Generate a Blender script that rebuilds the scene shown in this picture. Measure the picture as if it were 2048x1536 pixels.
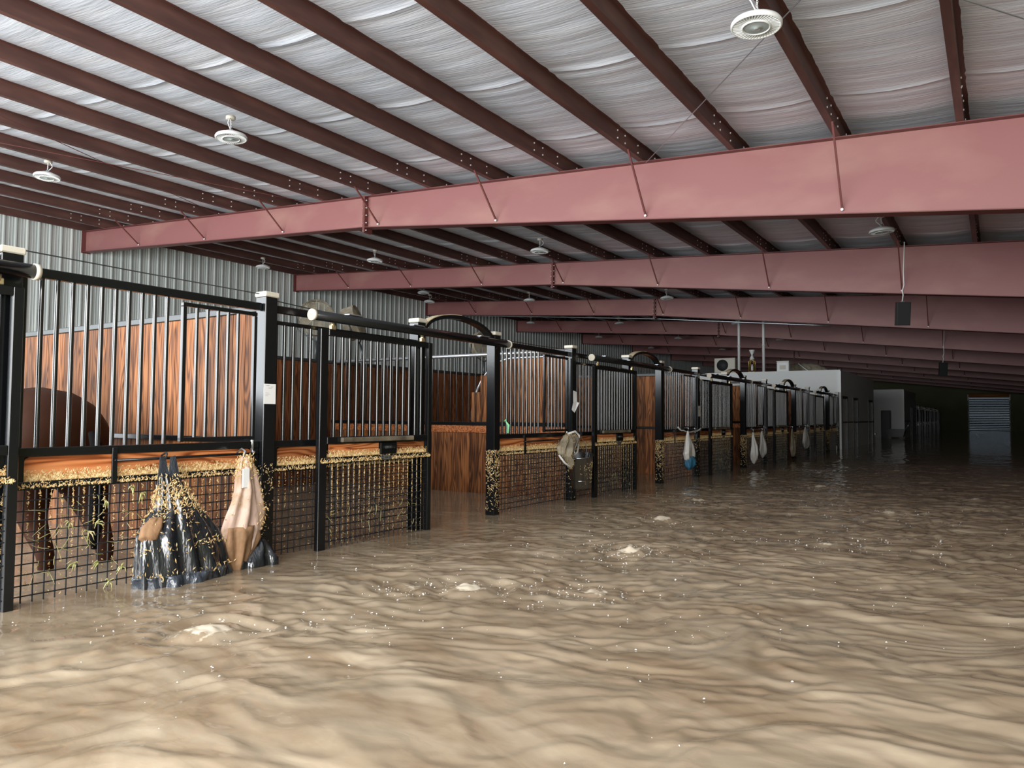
import bpy, bmesh, math, random
import numpy as np
from mathutils import Vector, Matrix
for _o in list(bpy.data.objects): bpy.data.objects.remove(_o)
rnd = random.Random(7)
sc = bpy.context.scene
H = 1.465           # camera height above the barn floor
WZ = 0.50           # level of the flood water
# ------------------------------------------------------------ camera
cam = bpy.data.cameras.new('camera'); cam.sensor_fit = 'HORIZONTAL'; cam.sensor_width = 36.0
cam.lens = 1480 / 2048 * 36.0; cam.clip_end = 300; cam.clip_start = 0.05
camo = bpy.data.objects.new('camera', cam); sc.collection.objects.link(camo)
_r = Vector((0.83666843, 0.54766028, 0.00735857)); _u = Vector((0.01765595, -0.04039656, 0.99902772)); _f = Vector((-0.54742506, 0.83572503, 0.04346799))
M = Matrix.Identity(4)
for i in range(3): M[i][0] = _r[i]; M[i][1] = _u[i]; M[i][2] = -_f[i]
M[2][3] = H
camo.matrix_world = M
sc.camera = camo
# ------------------------------------------------------------ world, light, exposure
w = bpy.data.worlds.new('sky'); sc.world = w; w.use_nodes = True
bg = w.node_tree.nodes['Background']; bg.inputs[0].default_value = (0.72, 0.82, 0.95, 1); bg.inputs[1].default_value = 1.2
def area(name, loc, rot, sx, sy, power, col):
    l = bpy.data.lights.new(name, 'AREA'); l.shape = 'RECTANGLE'; l.size = sx; l.size_y = sy; l.energy = power; l.color = col
    o = bpy.data.objects.new(name, l); sc.collection.objects.link(o); o.location = loc; o.rotation_euler = rot
    return o
# daylight coming in through the wide open end of the barn behind the camera
area('open_end_daylight', (-11.2, -2.6, 2.75), (math.radians(90), 0, 0), 14.4, 3.6, 1650, (0.93, 0.97, 1.0))
area('near_doorway_daylight', (-.75, -2.6, 2.5), (math.radians(64), 0, 0), 6.4, 3.0, 860, (1.0, 0.985, .96))
sc.view_settings.view_transform = 'Standard'; sc.view_settings.look = 'None'
sc.view_settings.exposure = 0.0; sc.view_settings.gamma = 1.0; sc.view_settings.use_curve_mapping = False
sc.cycles.use_denoising = True
sc.cycles.max_bounces = 8; sc.cycles.diffuse_bounces = 4; sc.cycles.glossy_bounces = 4; sc.cycles.transparent_max_bounces = 8
sc.cycles.sample_clamp_indirect = 6.0

# ------------------------------------------------------------ helpers
col = sc.collection
class MB:
    def __init__(s): s.v = []; s.f = []; s.sm = []
    def add(s, vs, fs, smooth=False):
        n = len(s.v); s.v += [tuple(v) for v in vs]; s.f += [tuple(n + i for i in f) for f in fs]; s.sm += [smooth] * len(fs); return s
    def box(s, x0, x1, y0, y1, z0, z1):
        v = [(x, y, z) for x in (x0, x1) for y in (y0, y1) for z in (z0, z1)]
        return s.add(v, [(0, 1, 3, 2), (4, 6, 7, 5), (0, 4, 5, 1), (2, 3, 7, 6), (0, 2, 6, 4), (1, 5, 7, 3)])
    def bev(s, x0, x1, y0, y1, z0, z1, b=.005):
        bm = bmesh.new(); bmesh.ops.create_cube(bm, size=1)
        for v in bm.verts: v.co = Vector((x0 + (v.co.x + .5) * (x1 - x0), y0 + (v.co.y + .5) * (y1 - y0), z0 + (v.co.z + .5) * (z1 - z0)))
        bmesh.ops.bevel(bm, geom=bm.edges[:], offset=b, segments=1, affect='EDGES')
        bm.verts.index_update()
        s.add([v.co[:] for v in bm.verts], [[v.index for v in f.verts] for f in bm.faces]); bm.free(); return s
    def tube(s, pts, rad, n=8, cap=True, smooth=True):
        pts = [Vector(p) for p in pts]; k = len(pts)
        rad = rad if isinstance(rad, (list, tuple)) else [rad] * k
        vs = []; up = None
        for i, p in enumerate(pts):
            d = (pts[min(i + 1, k - 1)] - pts[max(i - 1, 0)]).normalized()
            if up is None: up = Vector((0, 0, 1)) if abs(d.z) < .9 else Vector((1, 0, 0))
            a = d.cross(up).normalized(); b = a.cross(d).normalized(); up = b
            for j in range(n):
                t = 2 * math.pi * (j + .5) / n; vs.append(p + (a * math.cos(t) + b * math.sin(t)) * rad[i])
        fs = [(i * n + j, i * n + (j + 1) % n, (i + 1) * n + (j + 1) % n, (i + 1) * n + j) for i in range(k - 1) for j in range(n)]
        s.add(vs, fs, smooth)
        if cap:
            m = len(s.v) - len(vs)
            s.f += [tuple(m + j for j in range(n))[::-1], tuple(m + (k - 1) * n + j for j in range(n))]; s.sm += [False, False]
        return s
    def lathe(s, prof, n=32, c=(0, 0, 0), smooth=True, close=False):
        vs = [(c[0] + r * math.cos(2 * math.pi * j / n), c[1] + r * math.sin(2 * math.pi * j / n), c[2] + z) for r, z in prof for j in range(n)]
        k = len(prof); rng = range(k if close else k - 1)
        return s.add(vs, [(i * n + j, i * n + (j + 1) % n, ((i + 1) % k) * n + (j + 1) % n, ((i + 1) % k) * n + j) for i in rng for j in range(n)], smooth)
    def prism(s, poly, axis, a, b):   # polygon in the other two coordinates, extruded along axis
        def P(q, t):
            q = list(q); q.insert(axis, t); return q
        n = len(poly)
        return s.add([P(q, a) for q in poly] + [P(q, b) for q in poly], [tuple(range(n))[::-1], tuple(range(n, 2 * n))] + [(i, (i + 1) % n, n + (i + 1) % n, n + i) for i in range(n)])
    def mesh(s, name, mat):
        me = bpy.data.meshes.new(name); me.from_pydata(s.v, [], s.f); me.polygons.foreach_set('use_smooth', s.sm)
        if mat: me.materials.append(mat)
        me.update(); return me
    def obj(s, name, mat, parent=None, **k): return put(name, s.mesh(name, mat), parent, **k)
def put(name, me, parent=None, loc=None, rot=None, label=None, cat=None, group=None, kind=None):
    o = bpy.data.objects.new(name, me); col.objects.link(o)
    if parent: o.parent = parent
    if loc is not None: o.location = loc
    if rot is not None: o.rotation_euler = rot
    for a, b in (('label', label), ('category', cat), ('group', group), ('kind', kind)):
        if b: o[a] = b
    return o
def thing(name, label, cat, loc=(0, 0, 0), group=None, rot=None, kind=None): return put(name, None, None, loc, rot, label, cat, group, kind)
def copy_tree(o, parent=None):
    c = o.copy(); col.objects.link(c); c.parent = parent
    for ch in o.children: copy_tree(ch, c)
    return c
ORD = ['nearest', 'second', 'third', 'fourth', 'fifth', 'sixth', 'seventh', 'eighth', 'ninth', 'tenth', 'eleventh', 'twelfth', 'thirteenth', 'fourteenth', 'fifteenth', 'sixteenth', 'seventeenth']

# vectorised gradient noise
_rs = np.random.RandomState(3); _perm = np.tile(_rs.permutation(256), 2); _ga = _rs.rand(256) * 2 * np.pi; _gx, _gy = np.cos(_ga), np.sin(_ga)
def pn(x, y):
    xi = np.floor(x).astype(int); yi = np.floor(y).astype(int); xf = x - xi; yf = y - yi; xi &= 255; yi &= 255
    u = xf * xf * xf * (xf * (xf * 6 - 15) + 10); v = yf * yf * yf * (yf * (yf * 6 - 15) + 10)
    def g(ix, iy, dx, dy):
        h = _perm[_perm[ix & 255] + (iy & 255)]; return _gx[h] * dx + _gy[h] * dy
    a = g(xi, yi, xf, yf); b = g(xi + 1, yi, xf - 1, yf); c = g(xi, yi + 1, xf, yf - 1); d = g(xi + 1, yi + 1, xf - 1, yf - 1)
    return (a + u * (b - a) + v * ((c + u * (d - c)) - (a + u * (b - a)))) * 1.5
def grid_mesh(name, xs, ys, Z, mat, smooth=True):
    nx, ny = len(xs), len(ys); X, Y = np.meshgrid(xs, ys, indexing='ij'); co = np.stack([X, Y, Z], -1).reshape(-1, 3).astype(np.float32)
    i = np.arange(nx - 1)[:, None] * ny + np.arange(ny - 1)[None, :]
    q = np.stack([i, i + ny, i + ny + 1, i + 1], -1).reshape(-1, 4)
    me = bpy.data.meshes.new(name); me.vertices.add(len(co)); me.vertices.foreach_set('co', co.ravel())
    me.loops.add(q.size); me.loops.foreach_set('vertex_index', q.ravel().astype(np.int32)); me.polygons.add(len(q))
    me.polygons.foreach_set('loop_start', np.arange(0, q.size, 4, dtype=np.int32)); me.polygons.foreach_set('loop_total', np.full(len(q), 4, np.int32))
    me.polygons.foreach_set('use_smooth', np.full(len(q), smooth)); me.materials.append(mat); me.update(); me.validate(); return me

# ------------------------------------------------------------ materials
def mat(name, color, rough=.5, metal=0, spec=.5, coat=0, noise=None, bump=None, trans=0):
    m = bpy.data.materials.new(name); m.use_nodes = True; nt = m.node_tree; b = nt.nodes['Principled BSDF']
    b.inputs['Base Color'].default_value = (*color, 1); b.inputs['Roughness'].default_value = rough; b.inputs['Metallic'].default_value = metal
    b.inputs['Specular IOR Level'].default_value = spec; b.inputs['Coat Weight'].default_value = coat; b.inputs['Coat Roughness'].default_value = .08
    b.inputs['Transmission Weight'].default_value = trans
    if noise or bump: tc = nt.nodes.new('ShaderNodeTexCoord')
    if noise:   # (scale xyz, colour2, lo, hi, detail)
        mp = nt.nodes.new('ShaderNodeMapping'); mp.inputs['Scale'].default_value = noise[0]; nt.links.new(tc.outputs['Object'], mp.inputs[0])
        n = nt.nodes.new('ShaderNodeTexNoise'); n.inputs['Scale'].default_value = 1; n.inputs['Detail'].default_value = noise[4]; nt.links.new(mp.outputs[0], n.inputs['Vector'])
        r = nt.nodes.new('ShaderNodeValToRGB'); r.color_ramp.elements[0].position = noise[2]; r.color_ramp.elements[1].position = noise[3]
        r.color_ramp.elements[0].color = (*color, 1); r.color_ramp.elements[1].color = (*noise[1], 1)
        nt.links.new(n.outputs['Fac'], r.inputs[0]); nt.links.new(r.outputs[0], b.inputs['Base Color'])
    if bump:    # (scale xyz, strength, distance)
        mp = nt.nodes.new('ShaderNodeMapping'); mp.inputs['Scale'].default_value = bump[0]; nt.links.new(tc.outputs['Object'], mp.inputs[0])
        n = nt.nodes.new('ShaderNodeTexNoise'); n.inputs['Scale'].default_value = 1; n.inputs['Detail'].default_value = 4; nt.links.new(mp.outputs[0], n.inputs['Vector'])
        bp = nt.nodes.new('ShaderNodeBump'); bp.inputs['Strength'].default_value = bump[1]; bp.inputs['Distance'].default_value = bump[2]
        nt.links.new(n.outputs['Fac'], bp.inputs['Height']); nt.links.new(bp.outputs[0], b.inputs['Normal'])
    return m
def wood(name, dark, mid, light, axis, rough=.45):
    m = bpy.data.materials.new(name); m.use_nodes = True; nt = m.node_tree; N = nt.nodes.new; L = nt.links.new; b = nt.nodes['Principled BSDF']
    tc = N('ShaderNodeTexCoord'); oi = N('ShaderNodeObjectInfo'); ad = N('ShaderNodeVectorMath'); ad.operation = 'ADD'
    ml = N('ShaderNodeMath'); ml.operation = 'MULTIPLY'; ml.inputs[1].default_value = 37.0; L(oi.outputs['Random'], ml.inputs[0])
    L(tc.outputs['Object'], ad.inputs[0]); L(ml.outputs[0], ad.inputs[1])
    s = [14, 14, 14]; s[axis] = 1.3
    mp = N('ShaderNodeMapping'); mp.inputs['Scale'].default_value = s; L(ad.outputs[0], mp.inputs[0])
    n1 = N('ShaderNodeTexNoise'); n1.inputs['Scale'].default_value = 1; n1.inputs['Detail'].default_value = 1; n1.inputs['Distortion'].default_value = .4; L(mp.outputs[0], n1.inputs['Vector'])
    mw = N('ShaderNodeMath'); mw.operation = 'MULTIPLY'; mw.inputs[1].default_value = 42; L(n1.outputs['Fac'], mw.inputs[0])
    sn = N('ShaderNodeMath'); sn.operation = 'SINE'; L(mw.outputs[0], sn.inputs[0])
    r1 = N('ShaderNodeMapRange'); r1.inputs[1].default_value = -1; r1.inputs[2].default_value = 1; L(sn.outputs[0], r1.inputs[0])
    s2 = [90, 90, 90]; s2[axis] = 3
    mp2 = N('ShaderNodeMapping'); mp2.inputs['Scale'].default_value = s2; L(ad.outputs[0], mp2.inputs[0])
    n2 = N('ShaderNodeTexNoise'); n2.inputs['Scale'].default_value = 1; n2.inputs['Detail'].default_value = 3; L(mp2.outputs[0], n2.inputs['Vector'])
    mx = N('ShaderNodeMix'); mx.inputs['Factor'].default_value = .45; L(r1.outputs[0], mx.inputs['A']); L(n2.outputs['Fac'], mx.inputs['B'])
    r = N('ShaderNodeValToRGB'); e = r.color_ramp.elements; e[0].position = .12; e[0].color = (*dark, 1); e[1].position = .85; e[1].color = (*light, 1); k = e.new(.45); k.color = (*mid, 1)
    L(mx.outputs[0], r.inputs[0])
    hs = N('ShaderNodeHueSaturation'); mr = N('ShaderNodeMapRange'); mr.inputs[3].default_value = .5; mr.inputs[4].default_value = 1.2; L(oi.outputs['Random'], mr.inputs[0]); L(mr.outputs[0], hs.inputs['Value'])
    L(r.outputs[0], hs.inputs['Color']); L(hs.outputs[0], b.inputs['Base Color']); b.inputs['Roughness'].default_value = rough; b.inputs['Specular IOR Level'].default_value = .3
    bp = N('ShaderNodeBump'); bp.inputs['Strength'].default_value = .25; bp.inputs['Distance'].default_value = .004; L(mx.outputs[0], bp.inputs['Height']); L(bp.outputs[0], b.inputs['Normal'])
    return m
M_black = mat('black_powder_coat', (.006, .007, .008), .2, spec=.5, bump=((30, 30, 30), .06, .002))
M_bar = mat('black_bar_enamel', (.008, .009, .011), .15, spec=1.0)
M_wire = mat('black_wire', (.012, .014, .016), .32)
M_cap = mat('post_cap_plastic', (.62, .58, .48), .4)
M_galv = mat('galvanised_steel', (.62, .66, .70), .3, metal=.9)
M_brass = mat('brass_fitting', (.75, .6, .35), .3, metal=.8)
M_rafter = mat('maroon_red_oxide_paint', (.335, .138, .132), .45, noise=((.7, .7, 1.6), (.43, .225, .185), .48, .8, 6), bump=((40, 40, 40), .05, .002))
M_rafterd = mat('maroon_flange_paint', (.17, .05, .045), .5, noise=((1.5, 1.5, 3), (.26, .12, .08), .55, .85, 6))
M_purlin = mat('shaded_maroon_purlin_paint', (.088, .036, .028), .5, noise=((6, 1.2, 6), (.17, .075, .055), .45, .8, 5))  # same paint as the rafters, with shade put into the darker colour
M_bolt = mat('zinc_bolt', (.9, .9, .88), .35)
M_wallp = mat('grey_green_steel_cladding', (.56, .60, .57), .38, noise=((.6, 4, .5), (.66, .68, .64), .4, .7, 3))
M_blanket = mat('white_vinyl_insulation_facing', (.66, .70, .76), .38, spec=.6, noise=((1.2, 6, 1), (.76, .78, .82), .4, .65, 4), bump=((3.0, 40, 5), .32, .02))
M_roof = mat('roof_sheet', (.35, .35, .36), .5)
M_floor = mat('wet_concrete', (.16, .14, .12), .6, noise=((2, 2, 2), (.22, .2, .17), .4, .7, 5))
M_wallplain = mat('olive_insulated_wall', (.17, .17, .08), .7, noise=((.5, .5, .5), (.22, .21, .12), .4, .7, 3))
M_office = mat('pale_office_wall', (.88, .90, .88), .5)
M_white = mat('white_plastic', (.88, .90, .88), .35)
M_lens = mat('lens_grey_green', (.42, .47, .45), .15, spec=.7)
M_wood = wood('reddish_pine_planks', (.045, .014, .005), (.22, .075, .022), (.38, .15, .05), 2, .65)
M_woodh = wood('orange_pine_board', (.12, .03, .01), (.50, .15, .045), (.68, .28, .11), 1, .35)
M_woodb = wood('brown_stall_back_planks', (.05, .016, .007), (.20, .07, .028), (.29, .11, .045), 2)
M_shav = mat('wet_wood_shavings', (.55, .33, .12), .6, noise=((60, 60, 60), (.92, .72, .38), .4, .62, 2))
M_hay = mat('green_hay_stalk', (.34, .36, .12), .6, noise=((30, 30, 30), (.62, .54, .30), .45, .6, 2))
M_vinyl = mat('black_vinyl_bag', (.012, .015, .02), .2, spec=.9, bump=((8, 14, 3), .55, .05))
M_vinylg = mat('blue_grey_wet_vinyl', (.035, .045, .06), .25, spec=.8, bump=((11, 16, 6), .8, .04))
M_canvas = mat('pinkish_canvas', (.58, .42, .34), .7, noise=((7, 7, 9), (.36, .23, .13), .5, .72, 5), bump=((16, 16, 12), .5, .02))
M_cloth = mat('white_cloth', (.70, .69, .66), .6, noise=((6, 6, 4), (.45, .41, .34), .5, .75, 4), bump=((14, 14, 9), .5, .02))
M_blue = mat('blue_cloth', (.02, .12, .21), .6, bump=((14, 14, 9), .5, .02))
M_chrome = mat('stainless_pail', (.30, .32, .33), .12, metal=1)
M_coat = mat('bay_horse_coat', (.030, .010, .0045), .6, spec=.1, noise=((3, 3, 3), (.045, .016, .007), .4, .7, 4), bump=((60, 20, 60), .15, .004))
M_hair = mat('black_horse_hair', (.004, .003, .003), .9, spec=.1, bump=((80, 80, 4), .5, .01))
M_paper = mat('white_paper', (.82, .83, .82), .6)
M_ink = mat('grey_print', (.35, .36, .38), .6)
M_rubber = mat('dusty_black_plastic', (.03, .028, .024), .5, noise=((5, 5, 5), (.30, .25, .17), .35, .7, 4))
M_dust = mat('dusty_fan_guard', (.33, .29, .21), .7, noise=((9, 9, 9), (.2, .17, .12), .4, .6, 4))
M_dust2 = mat('mud_brown_canvas', (.30, .17, .085), .75, noise=((12, 12, 12), (.18, .10, .05), .4, .7, 4), bump=((16, 16, 12), .5, .02))
M_speaker = mat('black_speaker_grille', (.02, .022, .022), .6)
M_gold = mat('gold_trim', (.55, .40, .12), .3, metal=.7)
M_dark = mat('dark_trim', (.03, .035, .035), .4)
M_orange = mat('orange_hood', (.55, .20, .04), .5)
M_archlit = mat('painted_lit_arch_edge', (.50, .42, .28), .5)
M_greentag = mat('pale_green_plastic', (.30, .80, .42), .4)
def water_mat():
    m = bpy.data.materials.new('muddy_flood_water'); m.use_nodes = True; nt = m.node_tree; N = nt.nodes.new; L = nt.links.new; b = nt.nodes['Principled BSDF']
    tc = N('ShaderNodeTexCoord')
    n = N('ShaderNodeTexNoise'); n.inputs['Scale'].default_value = 1.6; n.inputs['Detail'].default_value = 6; n.inputs['Distortion'].default_value = 1.2
    nm = N('ShaderNodeMapping'); nm.inputs['Rotation'].default_value = (0, 0, -.52); nm.inputs['Scale'].default_value = (.8, 2.2, 1); L(tc.outputs['Object'], nm.inputs[0]); L(nm.outputs[0], n.inputs['Vector'])
    r = N('ShaderNodeValToRGB'); e = r.color_ramp.elements; e[0].position = .3; e[0].color = (.20, .145, .092, 1); e[1].position = .72; e[1].color = (.36, .295, .21, 1); L(n.outputs['Fac'], r.inputs[0])
    at = N('ShaderNodeAttribute'); at.attribute_name = 'foam'
    fn = N('ShaderNodeTexNoise'); fn.inputs['Scale'].default_value = 26; fn.inputs['Detail'].default_value = 3; L(tc.outputs['Object'], fn.inputs['Vector'])
    th = N('ShaderNodeMath'); th.operation = 'MULTIPLY_ADD'; th.inputs[1].default_value = 1.0; L(fn.outputs['Fac'], th.inputs[0]); L(at.outputs['Fac'], th.inputs[2])
    mr = N('ShaderNodeMapRange'); mr.inputs[1].default_value = .95; mr.inputs[2].default_value = 1.15; mr.clamp = True; L(th.outputs[0], mr.inputs[0])
    mx = N('ShaderNodeMix'); mx.data_type = 'RGBA'; L(mr.outputs[0], mx.inputs['Factor']); L(r.outputs[0], mx.inputs['A']); mx.inputs['B'].default_value = (.62, .54, .42, 1)
    L(mx.outputs['Result'], b.inputs['Base Color']); b.inputs['IOR'].default_value = 1.33
    rr = N('ShaderNodeMapRange'); rr.inputs[3].default_value = .07; rr.inputs[4].default_value = .5; L(mr.outputs[0], rr.inputs[0]); L(rr.outputs[0], b.inputs['Roughness'])
    mp = N('ShaderNodeMapping'); mp.inputs['Scale'].default_value = (7, 13, 7); L(tc.outputs['Object'], mp.inputs[0])
    bn = N('ShaderNodeTexNoise'); bn.inputs['Scale'].default_value = 1; bn.inputs['Detail'].default_value = 4; bn.inputs['Distortion'].default_value = .6; L(mp.outputs[0], bn.inputs['Vector'])
    bp = N('ShaderNodeBump'); bp.inputs['Strength'].default_value = .22; bp.inputs['Distance'].default_value = .008; L(bn.outputs['Fac'], bp.inputs['Height']); L(bp.outputs[0], b.inputs['Normal'])
    return m
M_water = water_mat()
def translucent(name, c):
    m = bpy.data.materials.new(name); m.use_nodes = True; nt = m.node_tree
    t = nt.nodes.new('ShaderNodeBsdfTranslucent'); t.inputs[0].default_value = (*c, 1); mx = nt.nodes.new('ShaderNodeMixShader'); mx.inputs[0].default_value = .5
    nt.links.new(nt.nodes['Principled BSDF'].outputs[0], mx.inputs[1]); nt.links.new(t.outputs[0], mx.inputs[2]); nt.links.new(mx.outputs[0], nt.nodes['Material Output'].inputs[0])
    nt.nodes['Principled BSDF'].inputs['Base Color'].default_value = (*c, 1); nt.nodes['Principled BSDF'].inputs['Roughness'].default_value = .4
    return m
M_slat = translucent('translucent_door_slat', (.12, .16, .17))

# ------------------------------------------------------------ setting: shell
XL, XR, YB, YE = -19.3, 3.3, -2.3, 76.8
def zt(x): return H + 3.30 - .0667 * x                 # top of the rafters = underside of the purlins
def zb(x): return H + 3.358 - (.0711 if x < -9.43 else .1144) * (x + 9.43)
MB().box(XL - .3, XR + .3, YB, YE, -.1, 0).obj('floor', M_floor, kind='structure')
me = MB(); zz = .24
me.add([(XL - .3, YB, zt(XL - .3) + zz), (XR + .3, YB, zt(XR + .3) + zz), (XR + .3, YE + .2, zt(XR + .3) + zz), (XL - .3, YE + .2, zt(XL - .3) + zz),
        (XL - .3, YB, zt(XL - .3) + zz + .05), (XR + .3, YB, zt(XR + .3) + zz + .05), (XR + .3, YE + .2, zt(XR + .3) + zz + .05), (XL - .3, YE + .2, zt(XL - .3) + zz + .05)],
       [(0, 1, 2, 3), (7, 6, 5, 4), (0, 4, 5, 1), (1, 5, 6, 2), (2, 6, 7, 3), (3, 7, 4, 0)])
ceiling = me.obj('ceiling', M_roof, kind='structure')
# left wall of corrugated panels
wl = MB().box(XL - .12, XL - .06, YB, YE, 0, zt(XL) + .22).obj('wall_left', M_roof, kind='structure')
prof = []; pw = 1.012
for k in range(4):
    a = k * .253
    prof += [(a, 0), (a + .07, 0), (a + .078, .007), (a + .088, .007), (a + .096, 0), (a + .135, 0), (a + .143, .007), (a + .153, .007), (a + .161, 0), (a + .185, 0), (a + .203, .034), (a + .232, .034)]
prof += [(pw, 0)]
pm = MB(); n = len(prof)
pm.add([(d, y, z) for y, d in prof for z in (0.0, zt(XL) + .2)], [(2 * i, 2 * i + 1, 2 * i + 3, 2 * i + 2) for i in range(n - 1)])
pme = pm.mesh('wall_panel', M_wallp)
for k in range(78): put('wall_panel', pme, wl, loc=(XL, YB + k * pw, 0))
# other walls
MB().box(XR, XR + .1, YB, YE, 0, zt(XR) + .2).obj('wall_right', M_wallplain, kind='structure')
wb = MB()      # wall behind the camera with the wide opening
wb.box(XL, -18.6, YB - .15, YB, 0, zt(XL)); wb.box(2.6, XR, YB - .15, YB, 0, zt(XR)); wb.box(-18.6, 2.6, YB - .15, YB, 4.6, 4.75)
wb.obj('wall_back', M_wallplain, kind='structure')
we = MB(); DX0, DX1, DZ = -2.03, .90, H + 2.0
we.prism([(XL, 0), (DX0, 0), (DX0, zt(DX0) + .2), (XL, zt(XL) + .2)], 1, YE, YE + .12)
we.prism([(DX1, 0), (XR, 0), (XR, zt(XR) + .2), (DX1, zt(DX1) + .2)], 1, YE, YE + .12)
we.prism([(DX0, DZ), (DX1, DZ), (DX1, zt(DX1) + .2), (DX0, zt(DX0) + .2)], 1, YE, YE + .12)
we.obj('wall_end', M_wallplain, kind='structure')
rd = put('door_1', None, kind='structure', loc=(0, 0, 0)); rd['label'] = 'grey roller door with orange hood at the far end of the aisle'
sl = MB().bev(DX0, DX1, YE - .05, YE - .02, 0, .145, .01).mesh('slat', M_slat)
for k in range(23): put('slat', sl, rd, loc=(0, 0, k * .15))
MB().tube([(DX0 - .05, YE - .25, DZ + .12), (DX1 + .05, YE - .25, DZ + .12)], .16, 14).obj('hood', M_orange, rd, label='orange roller hood')
MB().box(DX0 - .05, DX1 + .05, YE - .12, YE - .06, DZ - .1, DZ - .02).obj('header_bar', M_white, rd)
for x in (DX0 - .1, DX1 + .02):
    MB().box(x, x + .08, YE - .3, YE - .02, DZ - .3, DZ + .2).obj('bracket', M_white, rd)
    MB().box(x, x + .08, YE - .1, YE - .02, 0, DZ - .3).obj('guide_rail', M_dark, rd)

# ------------------------------------------------------------ roof: rafters, purlins, insulation
PX = [-.25 - 1.27 * k for k in range(-2, 15)]
mb = MB()
xs = [XL + .1 + i * (3.1 - XL - .1) / 30 for i in range(31)]
RY = [9.6 + 6.72 * k for k in range(0, 10)]
web = MB(); q = [(x, zb(x) + .012) for x in (XL + .1, -9.43, 3.1)]; t_ = [(x, zt(x) - .012) for x in (3.1, -9.43, XL + .1)]
web.prism(q + t_, 1, -.006, .006); web_me = web.mesh('web', M_rafter)
def strip(f, x0, x1, hw, d0, d1):
    return [(x, y, f(x) + d) for x in (x0, x1) for y in (-hw, hw) for d in (d0, d1)]
BX = [(0, 1, 3, 2), (4, 6, 7, 5), (0, 4, 5, 1), (2, 3, 7, 6), (0, 2, 6, 4), (1, 5, 7, 3)]
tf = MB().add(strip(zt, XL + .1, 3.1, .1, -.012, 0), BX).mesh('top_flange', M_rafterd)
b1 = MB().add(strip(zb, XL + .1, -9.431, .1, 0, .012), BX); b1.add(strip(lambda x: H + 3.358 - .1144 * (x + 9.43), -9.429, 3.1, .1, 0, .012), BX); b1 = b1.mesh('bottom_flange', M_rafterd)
sp = MB().box(-9.455, -9.405, -.1, .1, zb(-9.43) - .09, zt(-9.43) - .001)
sp_me = sp.mesh('splice_plate', M_rafterd)
ep_me = MB().box(XL + .085, XL + .11, -.11, .11, zb(XL) - .03, zt(XL)).mesh('end_plate', M_rafterd)
co_me = MB().box(2.62, 2.64, -.1, .1, 0, zb(2.7)).box(3.08, 3.1, -.1, .1, 0, zb(3)).box(2.64, 3.08, -.006, .006, 0, zb(3.1)).mesh('column', M_rafterd)
bb = MB()
for z in np.linspace(zb(-9.43) - .05, zt(-9.43) - .08, 5):
    for dx in (-.03, .03): bb.tube([(-9.43 + dx, -.07, z), (-9.43 + dx * 1.6, -.07, z)], .012, 6)
bb_me = bb.mesh('splice_bolts', M_bolt)
for i, y in enumerate(RY):
    r = thing('roof_rafter', f'deep maroon tapered steel rafter across the barn, {ORD[i]} from the camera', 'beam', (0, y, 0), 'maroon steel rafters')
    for nme, m_ in (('web', web_me), ('top_flange', tf), ('bottom_flange', b1), ('splice_plate', sp_me), ('end_plate', ep_me), ('column', co_me)): put(nme, m_, r)
    put('bolts', bb_me, r, kind='stuff')
    for k in range(1, 15, 2):
        x = -.25 - 1.27 * k
        z1 = zb(x) + .07
        br = MB().tube([(x + .0, -.62, zt(x) + .01), (x + .0, -.02, z1)], .016, 4, smooth=False)
        br.obj('brace', M_rafterd, r)
    sb = MB()
    for k in range(1, 15, 2):
        x = -.25 - 1.27 * k; sb.tube([(x, -.045, zb(x) + .07), (x, -.02, zb(x) + .07)], .018, 6)
    sb.obj('brace_bolts', M_bolt, r, kind='stuff')
def zee(x):
    z = zt(x); t = .006; m_ = MB()
    for y0, y1 in ((YB, YE),):
        m_.box(x - t / 2, x + t / 2, y0, y1, z + .001, z + .2)
        m_.box(x - .075, x - t / 2, y0, y1, z + .001, z + .008)
        m_.box(x - .075, x - .07, y0, y1, z + .008, z + .025)
        m_.box(x + t / 2, x + .07, y0, y1, z + .193, z + .2)
    return m_
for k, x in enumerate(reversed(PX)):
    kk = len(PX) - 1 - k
    p = thing('roof_purlin', f'long maroon roof purlin with shade in its colour, {"first" if k<1 else ORD[k]} from the corrugated wall', 'beam', (0, 0, 0), 'maroon roof purlins')
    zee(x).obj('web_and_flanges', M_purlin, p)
    bt = MB()
    for y in RY[:6]:
        for dy in (-.95, -.72, -.30, .3, .9):
            for dz in (.05, .15): bt.tube([(x + .003, y + dy, zt(x) + dz), (x + .012, y + dy, zt(x) + dz)], .012, 6)
    bt.obj('bolts', M_bolt, p, kind='stuff')
# eave member at the corrugated wall
MB().box(XL + .04, XL + .1, YB, YE, zt(XL) + .01, zt(XL) + .2).obj('trim_1', M_purlin, kind='structure')
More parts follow.
